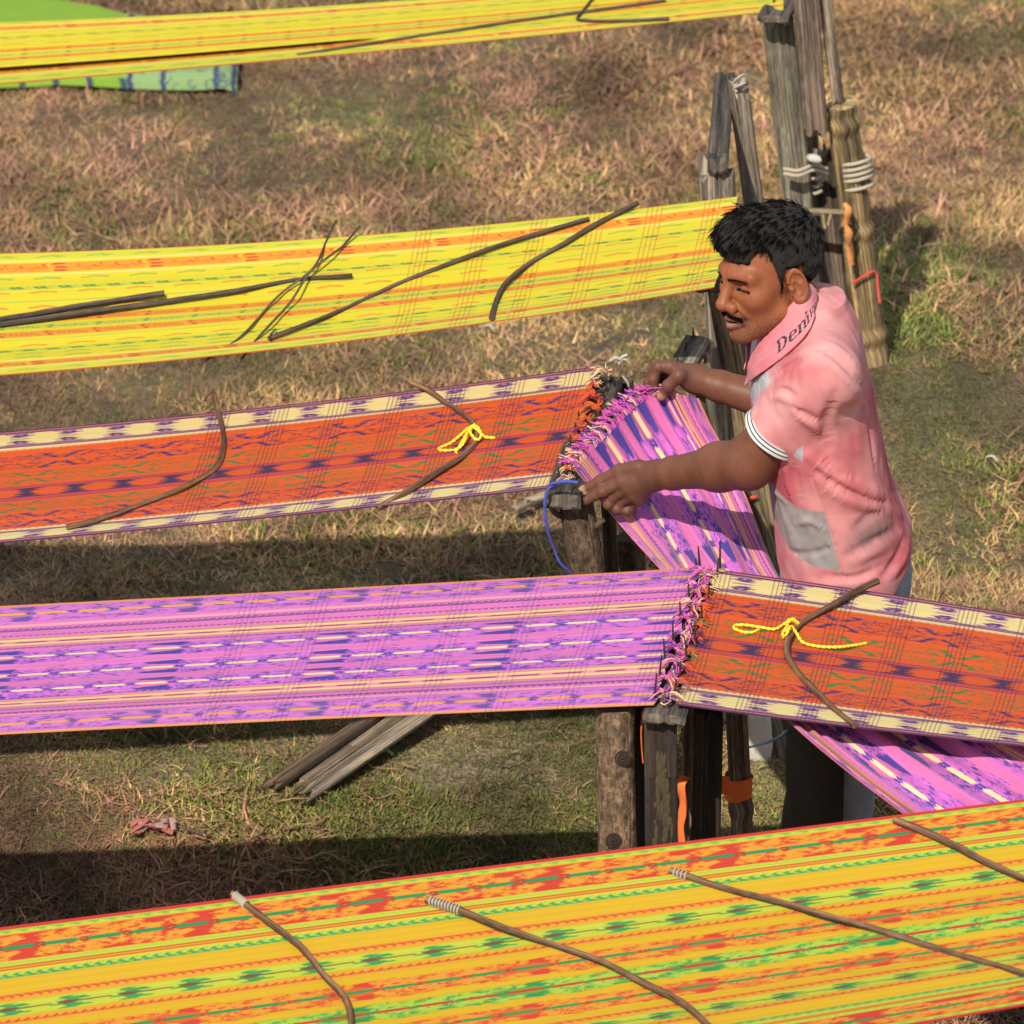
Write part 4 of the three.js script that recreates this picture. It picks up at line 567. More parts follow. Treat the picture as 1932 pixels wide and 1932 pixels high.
stick('long dark pole entering from the left along the yellow cloth', 'yellowMid', [[-160, 642], [-20, 618], [100, 600], [300, 572], [440, 551], [560, 530], [664, 521]], 6, { ...D, r0: 1.25, r1: 0.85 });
stick('flat strip of rough bark lying on the pole at far left', 'yellowMid', [[-120, 624, 0.006], [0, 610, 0.006], [120, 590, 0.006], [220, 574, 0.006], [310, 560, 0.006]], 6.5, D);
stick('thin forked twig, left one of two crossing on the yellow cloth', 'yellowMid', [[377, 689], [450, 640], [533, 560, 0.008], [583, 527, 0.012], [600, 503, 0.01], [620, 447], [635, 417]], 2.6, D);
stick('thin twig, right one of two crossing on the yellow cloth', 'yellowMid', [[442, 697], [483, 643], [547, 580, 0.008], [587, 530, 0.018], [627, 490, 0.01], [645, 467], [679, 428]], 2.6, D);
stick('long straight dark stick slanting up the middle of the yellow cloth', 'yellowMid', [[507, 640], [644, 587], [744, 540], [844, 500], [934, 467], [1011, 443], [1111, 414]], 5, { ...D, stub: 0, twigs: [[[520, 632], [512, 640], [508, 648]]] });
stick('curved dark stick nearest to the right end of the yellow cloth', 'yellowMid', [[927, 601], [934, 577], [951, 540], [997, 500], [1061, 463], [1127, 423], [1204, 384]], 5.6, D);
stick('brown stick bent like a hook on the left orange cloth, further left', 'orangeLeft', [[403, 741], [410, 771], [420, 811], [422, 844], [407, 884], [360, 914], [293, 944], [217, 971], [160, 989], [127, 996]], 5.2, { r0: 1, r1: 1.3, twigs: [[[401, 748], [392, 757], [384, 767]]] });
stick('thick brown stick bent like an elbow with a yellow cord at its bend', 'orangeLeft', [[777, 724], [804, 735], [844, 764], [884, 791], [899, 814], [897, 837], [874, 861], [827, 891], [771, 927], [713, 961]], 6.3, { r0: 0.9, r1: 1.15 });
stick('bowed brown stick with a yellow cord on the right orange cloth', 'orangeRight', [[1657, 1097], [1621, 1114], [1575, 1141], [1528, 1167], [1498, 1191], [1484, 1217], [1488, 1244], [1508, 1274], [1524, 1290], [1565, 1331], [1588, 1351], [1613, 1371]], 6, { r0: 1.15, r1: 1.05 });
const SV = new THREE.MeshStandardMaterial({ color: new THREE.Color().setRGB(0.33, 0.3, 0.26), roughness: 0.7 });
stick('brown stick with cream bound tip, leftmost on the front yellow cloth', 'front', [[438, 1687], [460, 1705], [500, 1736], [567, 1788], [617, 1848], [644, 1875], [657, 1899], [666, 1960]], 6, { wrap: 8, r0: 1.1, wrapMat: M_.rope });
stick('long brown stick with silvery bound tip, second from left on the front cloth', 'front', [[804, 1699], [861, 1717], [944, 1751], [1044, 1785], [1144, 1821], [1211, 1855], [1277, 1888], [1321, 1922], [1380, 1990]], 6.6, { wrap: 10, r0: 1.05, wrapMat: SV });
stick('longest brown stick on the front cloth, third from the left', 'front', [[1265, 1645], [1288, 1652], [1355, 1675], [1488, 1709], [1555, 1729], [1655, 1756], [1788, 1798], [1940, 1842], [2080, 1890]], 6.6, { wrap: 4, wrapMat: SV });
stick('brown stick at the right edge on the front cloth', 'front', [[1688, 1549], [1755, 1576], [1821, 1608], [1871, 1635], [1932, 1659], [2040, 1690]], 7, { r0: 1.05 });
// yellow cords: two strands laid round one another
function cord(th, key, pts, rad = 0.0017) {
  const b = bands[key], c = curve(pts.map(([u, v, up]) => b.on(u, v, 0.004 + (up || 0)))), L = c.getLength(), n = Math.ceil(L / 0.0022), A = [[], []];
  for (let i = 0; i <= n; i++) { const p = c.getPointAt(i / n), t = c.getTangentAt(i / n), s = V(0, 1, 0).cross(t).normalize(), m = t.clone().cross(s); for (const k of [0, 1]) { const a = i * 0.75 + k * Math.PI; A[k].push(p.clone().addScaledVector(s, Math.cos(a) * rad * 0.75).addScaledVector(m, Math.sin(a) * rad * 0.75)); } }
  part('cord', mergeGeometries(A.map((q) => tube(q, rad, { seg: n, sides: 6 }))), M_.yellowRope, th);
}
{
  const a = thing('yellow_cord', 'yellow cord knotted on the elbow stick of the left orange cloth', 'cord', bands.orangeLeft.on(895, 828, 0));
  cord(a, 'orangeLeft', [[934, 830], [915, 828], [898, 824, 0.012], [886, 822, 0.012], [872, 828, 0.006], [850, 840], [830, 849], [832, 853], [856, 853], [870, 846], [886, 828, 0.01], [896, 818, 0.014]]);
  cord(a, 'orangeLeft', [[860, 858], [866, 848], [880, 832, 0.008], [892, 820, 0.014], [902, 824, 0.014], [908, 834, 0.008], [900, 840, 0.006], [888, 832, 0.012], [893, 822, 0.015]]);
  const b = thing('yellow_cord', 'yellow cord knotted on the bowed stick of the right orange cloth', 'cord', bands.orangeRight.on(1490, 1205, 0));
  cord(b, 'orangeRight', [[1432, 1192], [1420, 1197], [1400, 1196], [1386, 1190], [1388, 1184], [1402, 1183], [1432, 1187], [1462, 1191], [1480, 1187, 0.006], [1494, 1186, 0.014], [1508, 1192, 0.008], [1496, 1198, 0.006], [1482, 1200, 0.008], [1476, 1206, 0.004]]);
  cord(b, 'orangeRight', [[1508, 1190, 0.003], [1490, 1190, 0.015], [1482, 1200, 0.01], [1478, 1210, 0.004], [1484, 1212, 0.012], [1492, 1202, 0.016], [1502, 1206, 0.008], [1515, 1216], [1540, 1223], [1580, 1225], [1610, 1222], [1634, 1218]]);
}
// ---------- the tied ends of the cloth: bundles of warp threads drawn round the nails ----------
const colAt = { magenta: (t, r) => { const a = Math.abs(t - 0.5); return r < 0.5 ? [0.62, 0.09, 0.36] : a > 0.4 ? (r < 0.75 ? [0.75, 0.42, 0.3] : [0.2, 0.06, 0.3]) : Math.abs(a - 0.25) < 0.04 ? [0.75, 0.55, 0.25] : r < 0.75 ? [0.08, 0.03, 0.25] : r < 0.88 ? [0.65, 0.5, 0.28] : [0.6, 0.1, 0.5]; },
  orange: (t, r) => { const a = Math.abs(t - 0.5); return a > 0.36 ? (r < 0.5 ? [0.72, 0.55, 0.26] : [0.28, 0.1, 0.16]) : Math.abs(a - 0.13) < 0.04 ? (r < 0.6 ? [0.68, 0.09, 0.02] : [0.08, 0.2, 0.06]) : a < 0.06 || Math.abs(a - 0.27) < 0.04 ? (r < 0.5 ? [0.15, 0.03, 0.14] : [0.68, 0.09, 0.02]) : [0.68, 0.09, 0.02]; } };
const threadMat = new THREE.MeshStandardMaterial({ vertexColors: true, roughness: 0.9, color: new THREE.Color().setScalar(0.85) });
function strands(list) { // [points, radius, colour] -> one geometry
  return mergeGeometries(list.map(([p, r, c]) => { const g = tube(p, r, { seg: Math.max(6, p.length * 3), sides: 4, cap: false }); const n = g.attributes.position.count, a = new Float32Array(n * 3); for (let i = 0; i < n; i++) a.set(c, i * 3); g.setAttribute('color', new THREE.BufferAttribute(a, 3)); return g; }));
}
function fringe(key, kind, n, reach, seed, per = 22) {
  const b = bands[key], end = kind === 'right' ? b.grid[0] : b.grid[b.grid.length - 1], col = colAt[key === 'magenta' ? 'magenta' : 'orange'], r = rng(seed), sx = kind === 'right' ? -1 : 1, NT = end.length - 1;
  const pt = (t) => end[Math.round(clamp(t) * NT)].clone();
  for (let k = 0; k < n; k++) {
    const t0 = (k + 0.5) / n, c0 = pt(t0).add(V(sx * reach * 0.55, 0.004, 0)), L = [];
    for (let i = 0; i < per; i++) {
      const t = clamp((k + r()) / n), a = pt(t).add(V(-sx * 0.012, 0.0025, 0)), m = a.clone().lerp(c0, 0.55).add(V(0, 0.003 + 0.006 * r(), 0)), e = c0.clone().add(V((r() - 0.5) * 0.01, 0.004 * r(), (r() - 0.5) * 0.012)), f = e.clone().add(V(sx * reach * (0.1 + 0.7 * r()), 0.012 * (r() - 0.35), (r() - 0.4) * 0.04));
      L.push([[a, m, e, f], 0.0006 + 0.0005 * r(), col(t, r())]);
    }
    part('thread_knot', strands(L), threadMat, b.th);
  }
}
fringe('orangeLeft', 'left', 11, 0.014, 5);
fringe('magenta', 'left', 9, 0.02, 6, 26);
fringe('orangeRight', 'right', 9, 0.018, 7, 24);
{ // the thick twist of loose ends lying between the two rows of nails
  const r = rng(17), m = bands.magenta.grid.at(-1), o = bands.orangeRight.grid[0], L = [];
  for (let i = 0; i < 75; i++) { const p = [], ph = r() * 6.28, t0 = r() * 0.85, t1 = t0 + 0.12 + 0.1 * r(); for (let k = 0; k <= 6; k++) { const t = clamp(lerp(t0, t1, k / 6)), a = m[Math.round(t * (m.length - 1))], b = o[Math.round(t * (o.length - 1))]; const q = a.clone().lerp(b, 0.5 + 0.22 * Math.sin(ph + k * 0.9)); q.y += 0.003 + 0.005 * Math.cos(ph + k * 0.9) + 0.004 * r(); p.push(q); } L.push([p, 0.0009 + 0.0007 * r(), r() < 0.7 ? colAt.magenta(r(), r()) : colAt.orange(r(), r())]); }
  part('thread_twist', strands(L), threadMat, bands.magenta.th).userData.kind = 'stuff';
}
// ---------- the man ----------
const HS = 0.9, HC = V(0.436, 1.364, -0.1);
const [hF, hU, hS] = (() => { const psi = 0.55, de = 0.05, ro = -0.13, f0 = V(-Math.cos(psi), 0, Math.sin(psi)), y = V(0, 1, 0), f = f0.clone().multiplyScalar(Math.cos(de)).addScaledVector(y, -Math.sin(de)), u = y.clone().multiplyScalar(Math.cos(de)).addScaledVector(f0, Math.sin(de)), s = u.clone().cross(f); return [f, u.clone().multiplyScalar(Math.cos(ro)).addScaledVector(s, Math.sin(ro)), s.clone().multiplyScalar(Math.cos(ro)).addScaledVector(u, -Math.sin(ro))]; })();
const toHead = (p) => { const x = p.x - HC.x, y = p.y - HC.y, z = p.z - HC.z; return V((x * hF.x + y * hF.y + z * hF.z) / HS, (x * hU.x + y * hU.y + z * hU.z) / HS, (x * hS.x + y * hS.y + z * hS.z) / HS); };   // x forward, y up, z to his left
const fromHead = (f, u, s) => HC.clone().addScaledVector(hF, f * HS).addScaledVector(hU, u * HS).addScaledVector(hS, s * HS);
const earRot = 0.45, eC = Math.cos(earRot), eS = Math.sin(earRot);
function headSDF(q) { // head's own frame, metres before scaling
  const a = Math.abs(q.z);
  let d = dEll(q.x + 0.012, q.y - 0.035, q.z, 0.095, 0.084, 0.070);
  d = smin(d, dEll(q.x - 0.032, q.y + 0.028, q.z, 0.054, 0.083, 0.0535), 0.03);
  const m = { x: q.x, y: q.y, z: a };
  d = smin(d, dCap(m, { x: 0.008, y: -0.062, z: 0.05 }, { x: 0.07, y: -0.098, z: 0.012 }, 0.017, 0.0165), 0.028);
  d = smin(d, Math.hypot(q.x - 0.078, q.y + 0.1, q.z) - 0.0155, 0.018);                       // chin
  d = smin(d, Math.hypot(q.x - 0.058, q.y + 0.022, a - 0.043) - 0.0185, 0.036);                // cheekbone
  d = smin(d, dCap(m, { x: 0.0835, y: 0.021, z: 0.008 }, { x: 0.069, y: 0.02, z: 0.048 }, 0.0105, 0.008), 0.022);   // brow ridge
  d = smax(d, -dEll(q.x - 0.093, q.y + 0.001, a - 0.028, 0.0185, 0.0125, 0.0185), 0.012);      // socket
  d = smin(d, Math.hypot(q.x - 0.0685, q.y + 0.003, a - 0.0325) - 0.0134, 0.003);             // closed-down lids
  d = smin(d, dCap(m, { x: 0.0845, y: 0.012, z: 0 }, { x: 0.106, y: -0.03, z: 0 }, 0.0088, 0.0115), 0.012);        // nose
  d = smin(d, dEll(q.x - 0.1065, q.y + 0.034, q.z, 0.0125, 0.0115, 0.0135), 0.008);
  d = smin(d, Math.hypot(q.x - 0.096, q.y + 0.039, a - 0.0155) - 0.0105, 0.006);
  d = smax(d, -dEll(q.x - 0.101, q.y + 0.0475, a - 0.0075, 0.006, 0.0045, 0.0035), 0.003);    // nostril
  d = smin(d, dEll(q.x - 0.081, q.y + 0.058, q.z, 0.017, 0.022, 0.03), 0.016);                // muzzle
  d = smin(d, dCap(m, { x: 0.0965, y: -0.0625, z: 0.004 }, { x: 0.0825, y: -0.0665, z: 0.025 }, 0.0068, 0.0035), 0.006);   // upper lip
  d = smin(d, dCap(m, { x: 0.0945, y: -0.0775, z: 0 }, { x: 0.081, y: -0.071, z: 0.024 }, 0.0086, 0.004), 0.006);        // lower lip
  d = smax(d, -dEll(q.x - 0.0965, q.y + 0.0695, q.z, 0.01, 0.003, 0.021), 0.003);            // parted mouth
  d = smax(d, -(dCap(m, { x: 0.0925, y: -0.045, z: 0.021 }, { x: 0.075, y: -0.072, z: 0.036 }, 0.0022, 0.0022)), 0.007); // fold beside the mouth
  // slit between the lids
  { const ex = q.x - 0.0685, ez = a - 0.0325, ey = q.y + 0.0068 + 2.5 * ez * ez; if (ex > -0.008 && Math.abs(ez) < 0.021) { d = smax(d, -Math.max(Math.abs(ey) - 0.0019, Math.abs(ez) - 0.0175, 0.0112 - Math.hypot(ex, q.y + 0.003, ez)), 0.0012); d = smax(d, -dCap({ x: q.x, y: q.y + 10 * ez * ez, z: a }, { x: 0.0795, y: 0.0055, z: 0.02 }, { x: 0.074, y: 0.0055, z: 0.046 }, 0.0008, 0.0008), 0.0035); } }
  // ear
  { const ex0 = q.x + 0.014, ez0 = a - 0.0775, ey = q.y + 0.009, ex = ex0 * eC - ez0 * eS, ez = ez0 * eC + ex0 * eS;
    const tx = ex - 0.12 * ey; let e = dEll(tx, ey, ez, 0.0185, 0.0325, 0.0058);
    const rr = Math.hypot(tx / 0.0165, ey / 0.0305), ang = Math.atan2(ey, tx); if (!(ang > -1.1 && ang < 0.35)) { const rim = Math.hypot((rr - 1) * 0.019, ez - 0.004) - 0.0036; e = smin(e, rim, 0.003); }
    e = smax(e, -dEll(tx - 0.002, ey + 0.004, ez - 0.0075, 0.0085, 0.0145, 0.0075), 0.003);
    e = smax(e, -dEll(tx + 0.004, ey - 0.014, ez - 0.0065, 0.0085, 0.0085, 0.0045), 0.003);
    e = smin(e, Math.hypot(tx - 0.004, ey + 0.03, ez * 1.2) - 0.008, 0.006); e = smin(e, Math.hypot(tx - 0.011, ey + 0.006, ez - 0.003) - 0.004, 0.004);
    d = smin(d, e, 0.004); }
  return d;
}
// joints, each a measured direction and a depth
const J = {
  sh: P(1556, 706, 0.025), el: P(1412, 874, -0.03), wr: P(1236, 897, -0.195), fs: P(1535, 690, -0.28), fe: P(1535, 782, -0.42), fw: P(1312, 715, -0.46),
  nb: P(1527, 618, -0.12), pel: P(1600, 1110, -0.12),
};
const chain = (l) => l.map(([u, v, z, r]) => ({ p: P(u, v, z), r }));
const HANDS = [
  { wr: J.wr, palm: chain([[1176, 908, -0.213, 0.0125], [1188, 919, -0.207, 0.013], [1197, 931, -0.207, 0.0125], [1206, 940, -0.211, 0.011]]), fingers: [
    chain([[1206, 882, -0.207, 0.0145], [1170, 889, -0.225, 0.0125], [1133, 908, -0.237, 0.0105], [1099, 925, -0.243, 0.0082]]),
    chain([[1174, 910, -0.213, 0.0118], [1137, 928, -0.221, 0.0098], [1107, 943, -0.230, 0.0085], [1086, 953, -0.237, 0.0066]]),
    chain([[1187, 921, -0.206, 0.0118], [1159, 936, -0.222, 0.0098], [1148, 952, -0.221, 0.0088], [1163, 957, -0.237, 0.0074]]),
    chain([[1196, 933, -0.206, 0.011], [1172, 948, -0.224, 0.0095], [1164, 961, -0.221, 0.0085], [1178, 963, -0.235, 0.007]]),
    chain([[1206, 942, -0.211, 0.01], [1190, 955, -0.226, 0.0085], [1183, 964, -0.219, 0.0076], [1195, 964, -0.229, 0.0064]])] },
  { wr: J.fw, palm: chain([[1266, 693, -0.468, 0.012], [1262, 694, -0.486, 0.0125], [1263, 700, -0.503, 0.012], [1268, 707, -0.518, 0.0105]]), fingers: [
    chain([[1296, 715, -0.446, 0.0145], [1281, 709, -0.436, 0.0125], [1261, 728, -0.438, 0.0105], [1248, 747, -0.442, 0.0088]]),
    chain([[1262, 691, -0.468, 0.0115], [1242, 692, -0.468, 0.0098], [1233, 716, -0.464, 0.0085], [1234, 742, -0.458, 0.007]]),
    chain([[1258, 692, -0.487, 0.0115], [1236, 696, -0.49, 0.0098], [1224, 721, -0.49, 0.0085], [1222, 740, -0.486, 0.007]]),
    chain([[1260, 698, -0.504, 0.011], [1240, 704, -0.508, 0.0092], [1229, 724, -0.508, 0.0082], [1229, 740, -0.504, 0.0068]]),
    chain([[1266, 706, -0.519, 0.0098], [1248, 712, -0.523, 0.0082], [1240, 727, -0.522, 0.0074], [1239, 738, -0.52, 0.006]])] },
];
const handBox = HANDS.map((h) => { const b = new THREE.Box3(); b.expandByPoint(h.wr); for (const f of h.fingers) for (const k of f) b.expandByPoint(k.p); return b.expandByScalar(0.06); });
function handSDF(p, h) {
  let d = 1e3;
  for (let i = 0; i < 4; i++) d = smin(d, dCap(p, h.wr, h.palm[i].p, 0.0185, h.palm[i].r), 0.012);
  d = smin(d, dCap(p, h.palm[0].p, h.palm[3].p, 0.0115, 0.0105), 0.01);
  for (let f = 0; f < 5; f++) { const c = h.fingers[f]; let e = 1e3; for (let k = 0; k < 3; k++) e = smin(e, dCap(p, c[k].p, c[k + 1].p, c[k].r, c[k + 1].r), 0.004); for (let k = 1; k < 3; k++) e = smin(e, Math.hypot(p.x - c[k].p.x, p.y - c[k].p.y, p.z - c[k].p.z) - c[k].r * 1.06, 0.004); d = smin(d, e, f ? 0.0045 : 0.008); }
  return d;
}
const fArm = [J.el.clone().lerp(J.wr, 0.3), J.el.clone().lerp(J.wr, 0.8)], fArm2 = [J.fe.clone().lerp(J.fw, 0.35), J.fe.clone().lerp(J.fw, 0.8)];
function armSDF(p) {
  let d = dCap(p, J.sh, J.el, 0.047, 0.0405);
  d = smin(d, dCap(p, J.el, fArm[0], 0.038, 0.0375), 0.035); d = smin(d, dCap(p, fArm[0], fArm[1], 0.0375, 0.0285), 0.03); d = smin(d, dCap(p, fArm[1], J.wr, 0.0285, 0.0245), 0.01);
  let e = dCap(p, J.fs, J.fe, 0.046, 0.04); e = smin(e, dCap(p, J.fe, fArm2[0], 0.037, 0.036), 0.02); e = smin(e, dCap(p, fArm2[0], fArm2[1], 0.036, 0.027), 0.015); e = smin(e, dCap(p, fArm2[1], J.fw, 0.027, 0.0235), 0.01);
  return Math.min(d, e);
}
const bodySDF = (p) => {
  let d = armSDF(p);
  for (let i = 0; i < 2; i++) if (handBox[i].containsPoint(p)) d = smin(d, handSDF(p, HANDS[i]), 0.014);
  const t = torso(p); d = smin(d, t + 0.014, 0.03);
  d = smin(d, dCap(p, fromHead(-0.034, -0.055, 0), J.nb, 0.05, 0.058), 0.03);
  if (p.distanceToSquared(HC) < 0.06) { const q = toHead(p); d = smin(d, headSDF(q) * HS, 0.012); } else d = Math.min(d, p.distanceTo(HC) - 0.14);
  return d;
};
// trunk: an oval section that changes with height
const TS = [[0.70, 0.578, 0.108, 0.16], [0.79, 0.577, 0.113, 0.164], [0.835, 0.577, 0.119, 0.165], [0.884, 0.571, 0.118, 0.162], [0.974, 0.547, 0.105, 0.155], [1.094, 0.521, 0.107, 0.165], [1.154, 0.512, 0.105, 0.168], [1.205, 0.507, 0.098, 0.155], [1.255, 0.507, 0.082, 0.115], [1.3, 0.506, 0.06, 0.07], [1.4, 0.5, 0.05, 0.05]];
function torso(p) {
  let i = 0; while (i < TS.length - 2 && p.y > TS[i + 1][0]) i++;
  const A = TS[i], B = TS[i + 1], t = clamp((p.y - A[0]) / (B[0] - A[0])), s = t, cx = lerp(A[1], B[1], s), a = lerp(A[2], B[2], s), b = lerp(A[3], B[3], s);
  const x = (p.x - cx) / a, z = (p.z + 0.12) / b, r = Math.pow(Math.abs(x) ** 2.3 + Math.abs(z) ** 2.3, 1 / 2.3), g = Math.hypot(x / a, z / b) / Math.max(1e-3, Math.hypot(x, z));
  return Math.max((r - 1) / Math.max(g, 1 / 0.17), p.y - 1.31, 0.7 - p.y);
}
const cuffA = J.sh.clone().lerp(J.el, 0.66), armAx = J.el.clone().sub(J.sh).normalize(), fcuff = J.fs.clone().lerp(J.fe, 0.7), farAx = J.fe.clone().sub(J.fs).normalize();
function shirtBase(p) {
  let d = torso(p);
  d = smin(d, dCap(p, J.nb, J.sh, 0.05, 0.058), 0.06); d = smin(d, dCap(p, J.nb, J.fs, 0.05, 0.058), 0.05);
  let s = dCap(p, J.sh, cuffA, 0.0585, 0.0535); s = smax(s, (p.x - cuffA.x) * armAx.x + (p.y - cuffA.y) * armAx.y + (p.z - cuffA.z) * armAx.z, 0.003);
  let e = dCap(p, J.fs, fcuff, 0.06, 0.055); e = smax(e, (p.x - fcuff.x) * farAx.x + (p.y - fcuff.y) * farAx.y + (p.z - fcuff.z) * farAx.z, 0.003);
  d = smin(d, s, 0.022); d = smin(d, e, 0.025);
  return smax(d, -dCap(p, J.sh.clone().lerp(J.el, 0.5), J.el, 0.0455, 0.0455), 0.003);
}
const onShirt = (u, v) => { const p = P(u, v, 0.12), dir = ray(u, v).normalize(); for (let i = 0; i < 60; i++) { const d = shirtBase(p); if (Math.abs(d) < 4e-4) break; p.addScaledVector(dir, d * 0.7); } return p; };
const FOLDS = [ // measured folds of the cloth: [points, radius, +1 ridge / -1 groove]
  [[[1524, 862], [1560, 885], [1610, 915], [1650, 930], [1674, 937]], 0.010, 1], [[[1546, 908], [1585, 935], [1640, 955], [1698, 968]], 0.010, 1], [[[1545, 890], [1590, 920], [1640, 944], [1668, 950]], 0.007, -1],
  [[[1608, 1062], [1650, 1040], [1703, 1004]], 0.008, 1], [[[1600, 1046], [1640, 1026], [1690, 994]], 0.008, -1], [[[1668, 1085], [1690, 1052], [1705, 1015]], 0.006, -1], [[[1680, 1092], [1702, 1060], [1716, 1025]], 0.007, 1], [[[1610, 1000], [1640, 975], [1668, 962]], 0.007, -1], [[[1560, 1086], [1610, 1090], [1660, 1070]], 0.006, -1], [[[1520, 1098], [1580, 1103], [1640, 1095]], 0.007, 1],
  [[[1538, 668], [1570, 690], [1605, 725], [1628, 765]], 0.007, 1], [[[1545, 658], [1580, 676], [1614, 712], [1634, 752]], 0.0065, -1], [[[1536, 640], [1575, 655], [1612, 685]], 0.006, 1], [[[1462, 702], [1490, 678], [1522, 664]], 0.006, 1], [[[1460, 712], [1490, 690], [1520, 676]], 0.005, -1],
  [[[1500, 778], [1530, 800], [1552, 820]], 0.008, 1], [[[1492, 764], [1520, 782], [1546, 796]], 0.006, -1], [[[1455, 752], [1475, 748], [1505, 768]], 0.007, 1], [[[1458, 742], [1480, 736], [1500, 745]], 0.005, -1],
  [[[1565, 845], [1558, 800], [1575, 745]], 0.009, -1], [[[1550, 860], [1575, 890], [1610, 905]], 0.007, -1], [[[1480, 880], [1484, 910], [1490, 940]], 0.005, 1], [[[1455, 890], [1462, 925], [1480, 948]], 0.005, 1], [[[1500, 880], [1504, 905], [1510, 945]], 0.005, -1], [[[1500, 990], [1530, 985], [1556, 1000]], 0.005, 1], [[[1490, 1040], [1530, 1045], [1575, 1030]], 0.005, -1], [[[1640, 800], [1646, 840], [1652, 880]], 0.006, -1],
].map(([l, r, s]) => { const p = curve(l.map(([u, v]) => onShirt(u, v))).getPoints(8); return { p, r, s, b: new THREE.Box3().setFromPoints(p).expandByScalar(0.05) }; });
const seamL = [[1514, 858], [1535, 907], [1565, 995], [1588, 1080], [1596, 1112]].map(([u, v]) => onShirt(u, v));
function shirtSDF(p) {
  let d = shirtBase(p);
  if (d < 0.03 && d > -0.03) {
    for (const f of FOLDS) if (f.b.containsPoint(p)) {
      let m = 1e3, w = 0; for (let k = 0; k < 8; k++) { const c = dCap(p, f.p[k], f.p[k + 1], 0, 0); if (c < m) { m = c; w = (k + 0.5) / 8; } }
      const r = f.r * 1.15; d -= f.s * f.r * 0.95 * Math.pow(Math.sin(w * Math.PI), 0.7) * Math.exp(-m * m / (r * r));
    }
    if (p.z > -0.08 && p.y < 1.05) d += 0.0022 * Math.exp(-(((p.x - xSeam(p.y)) / 0.0032) ** 2));
    d += 0.003 * noise(p.x * 24 + p.y * 14, p.y * 11, p.z * 20) + 0.0014 * noise(p.x * 70 + p.y * 30, p.y * 34, p.z * 60);
  }
  const hem = 0.803 + 0.008 * Math.sin(p.x * 14) + 0.055 * sstep(0.645, 0.695, p.x);
  return Math.max(d, hem - p.y);
}
const poly = (l) => l.map(([u, v]) => P(u, v, 0.03));
const yOn = (l, x) => { for (let i = 0; i < l.length - 1; i++) if (x <= l[i + 1].x) return lerp(l[i].y, l[i + 1].y, clamp((x - l[i].x) / (l[i + 1].x - l[i].x))); return l.at(-1).y; };
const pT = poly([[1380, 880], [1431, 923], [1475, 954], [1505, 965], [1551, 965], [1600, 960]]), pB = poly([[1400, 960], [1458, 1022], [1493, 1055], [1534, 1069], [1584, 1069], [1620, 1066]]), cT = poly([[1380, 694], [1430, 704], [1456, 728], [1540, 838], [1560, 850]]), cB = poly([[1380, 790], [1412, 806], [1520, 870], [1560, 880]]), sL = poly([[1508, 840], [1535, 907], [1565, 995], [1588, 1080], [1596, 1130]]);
const xSeam = (y) => { for (let i = 0; i < sL.length - 1; i++) if (y >= sL[i + 1].y) return lerp(sL[i].x, sL[i + 1].x, clamp((y - sL[i].y) / (sL[i + 1].y - sL[i].y))); return sL.at(-1).x; };
function shirtColor(p) {
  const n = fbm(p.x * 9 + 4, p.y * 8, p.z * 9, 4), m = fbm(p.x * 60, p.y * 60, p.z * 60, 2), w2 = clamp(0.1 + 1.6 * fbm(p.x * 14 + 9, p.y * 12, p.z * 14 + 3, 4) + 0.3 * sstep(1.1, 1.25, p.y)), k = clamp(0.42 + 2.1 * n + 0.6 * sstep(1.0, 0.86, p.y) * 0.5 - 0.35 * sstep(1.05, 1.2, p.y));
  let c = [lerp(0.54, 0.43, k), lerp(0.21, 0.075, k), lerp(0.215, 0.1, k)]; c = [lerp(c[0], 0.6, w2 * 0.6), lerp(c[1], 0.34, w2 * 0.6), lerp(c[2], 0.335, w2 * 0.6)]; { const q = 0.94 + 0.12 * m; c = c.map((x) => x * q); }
  const sx = xSeam(p.y), front = p.y > 1.06 ? p.x < 0.495 : p.x < sx, sleeve = dCap(p, J.sh, cuffA, 0.0585, 0.0535) < 0.008;
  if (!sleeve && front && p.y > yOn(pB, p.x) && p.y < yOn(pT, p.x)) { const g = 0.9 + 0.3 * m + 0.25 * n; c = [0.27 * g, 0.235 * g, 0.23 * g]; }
  if (!sleeve && p.x < 0.494 && p.y > yOn(cB, p.x) && p.y < yOn(cT, p.x)) { const g = 1 + 0.2 * m; c = [0.36 * g, 0.355 * g, 0.38 * g]; }
  // grime rubbed into the back of the hem
  const s = fbm(p.x * 26, p.y * 20, p.z * 26, 4) + 0.2, w = Math.exp(-(((p.x - 0.612) / 0.055) ** 2) - ((p.y - 0.93) / 0.038) ** 2) * clamp(0.7 + 1.5 * s); if (p.z > -0.12 && p.x > sx) c = [lerp(c[0], 0.17, w), lerp(c[1], 0.1, w), lerp(c[2], 0.095, w)];
  return c;
}
const hairLine = (q) => { const f = q.x, u = q.y; return f > 0.066 ? u - 0.047 : f > 0.052 ? u - lerp(0.068, 0.047, (f - 0.052) / 0.014) : f > 0.034 ? u - 0.068 : f > 0.008 ? u - lerp(-0.028, 0.068, (f - 0.008) / 0.026) : f > -0.036 ? u - 0.026 : u - lerp(-0.03, 0.0, clamp((f + 0.075) / 0.04)); };
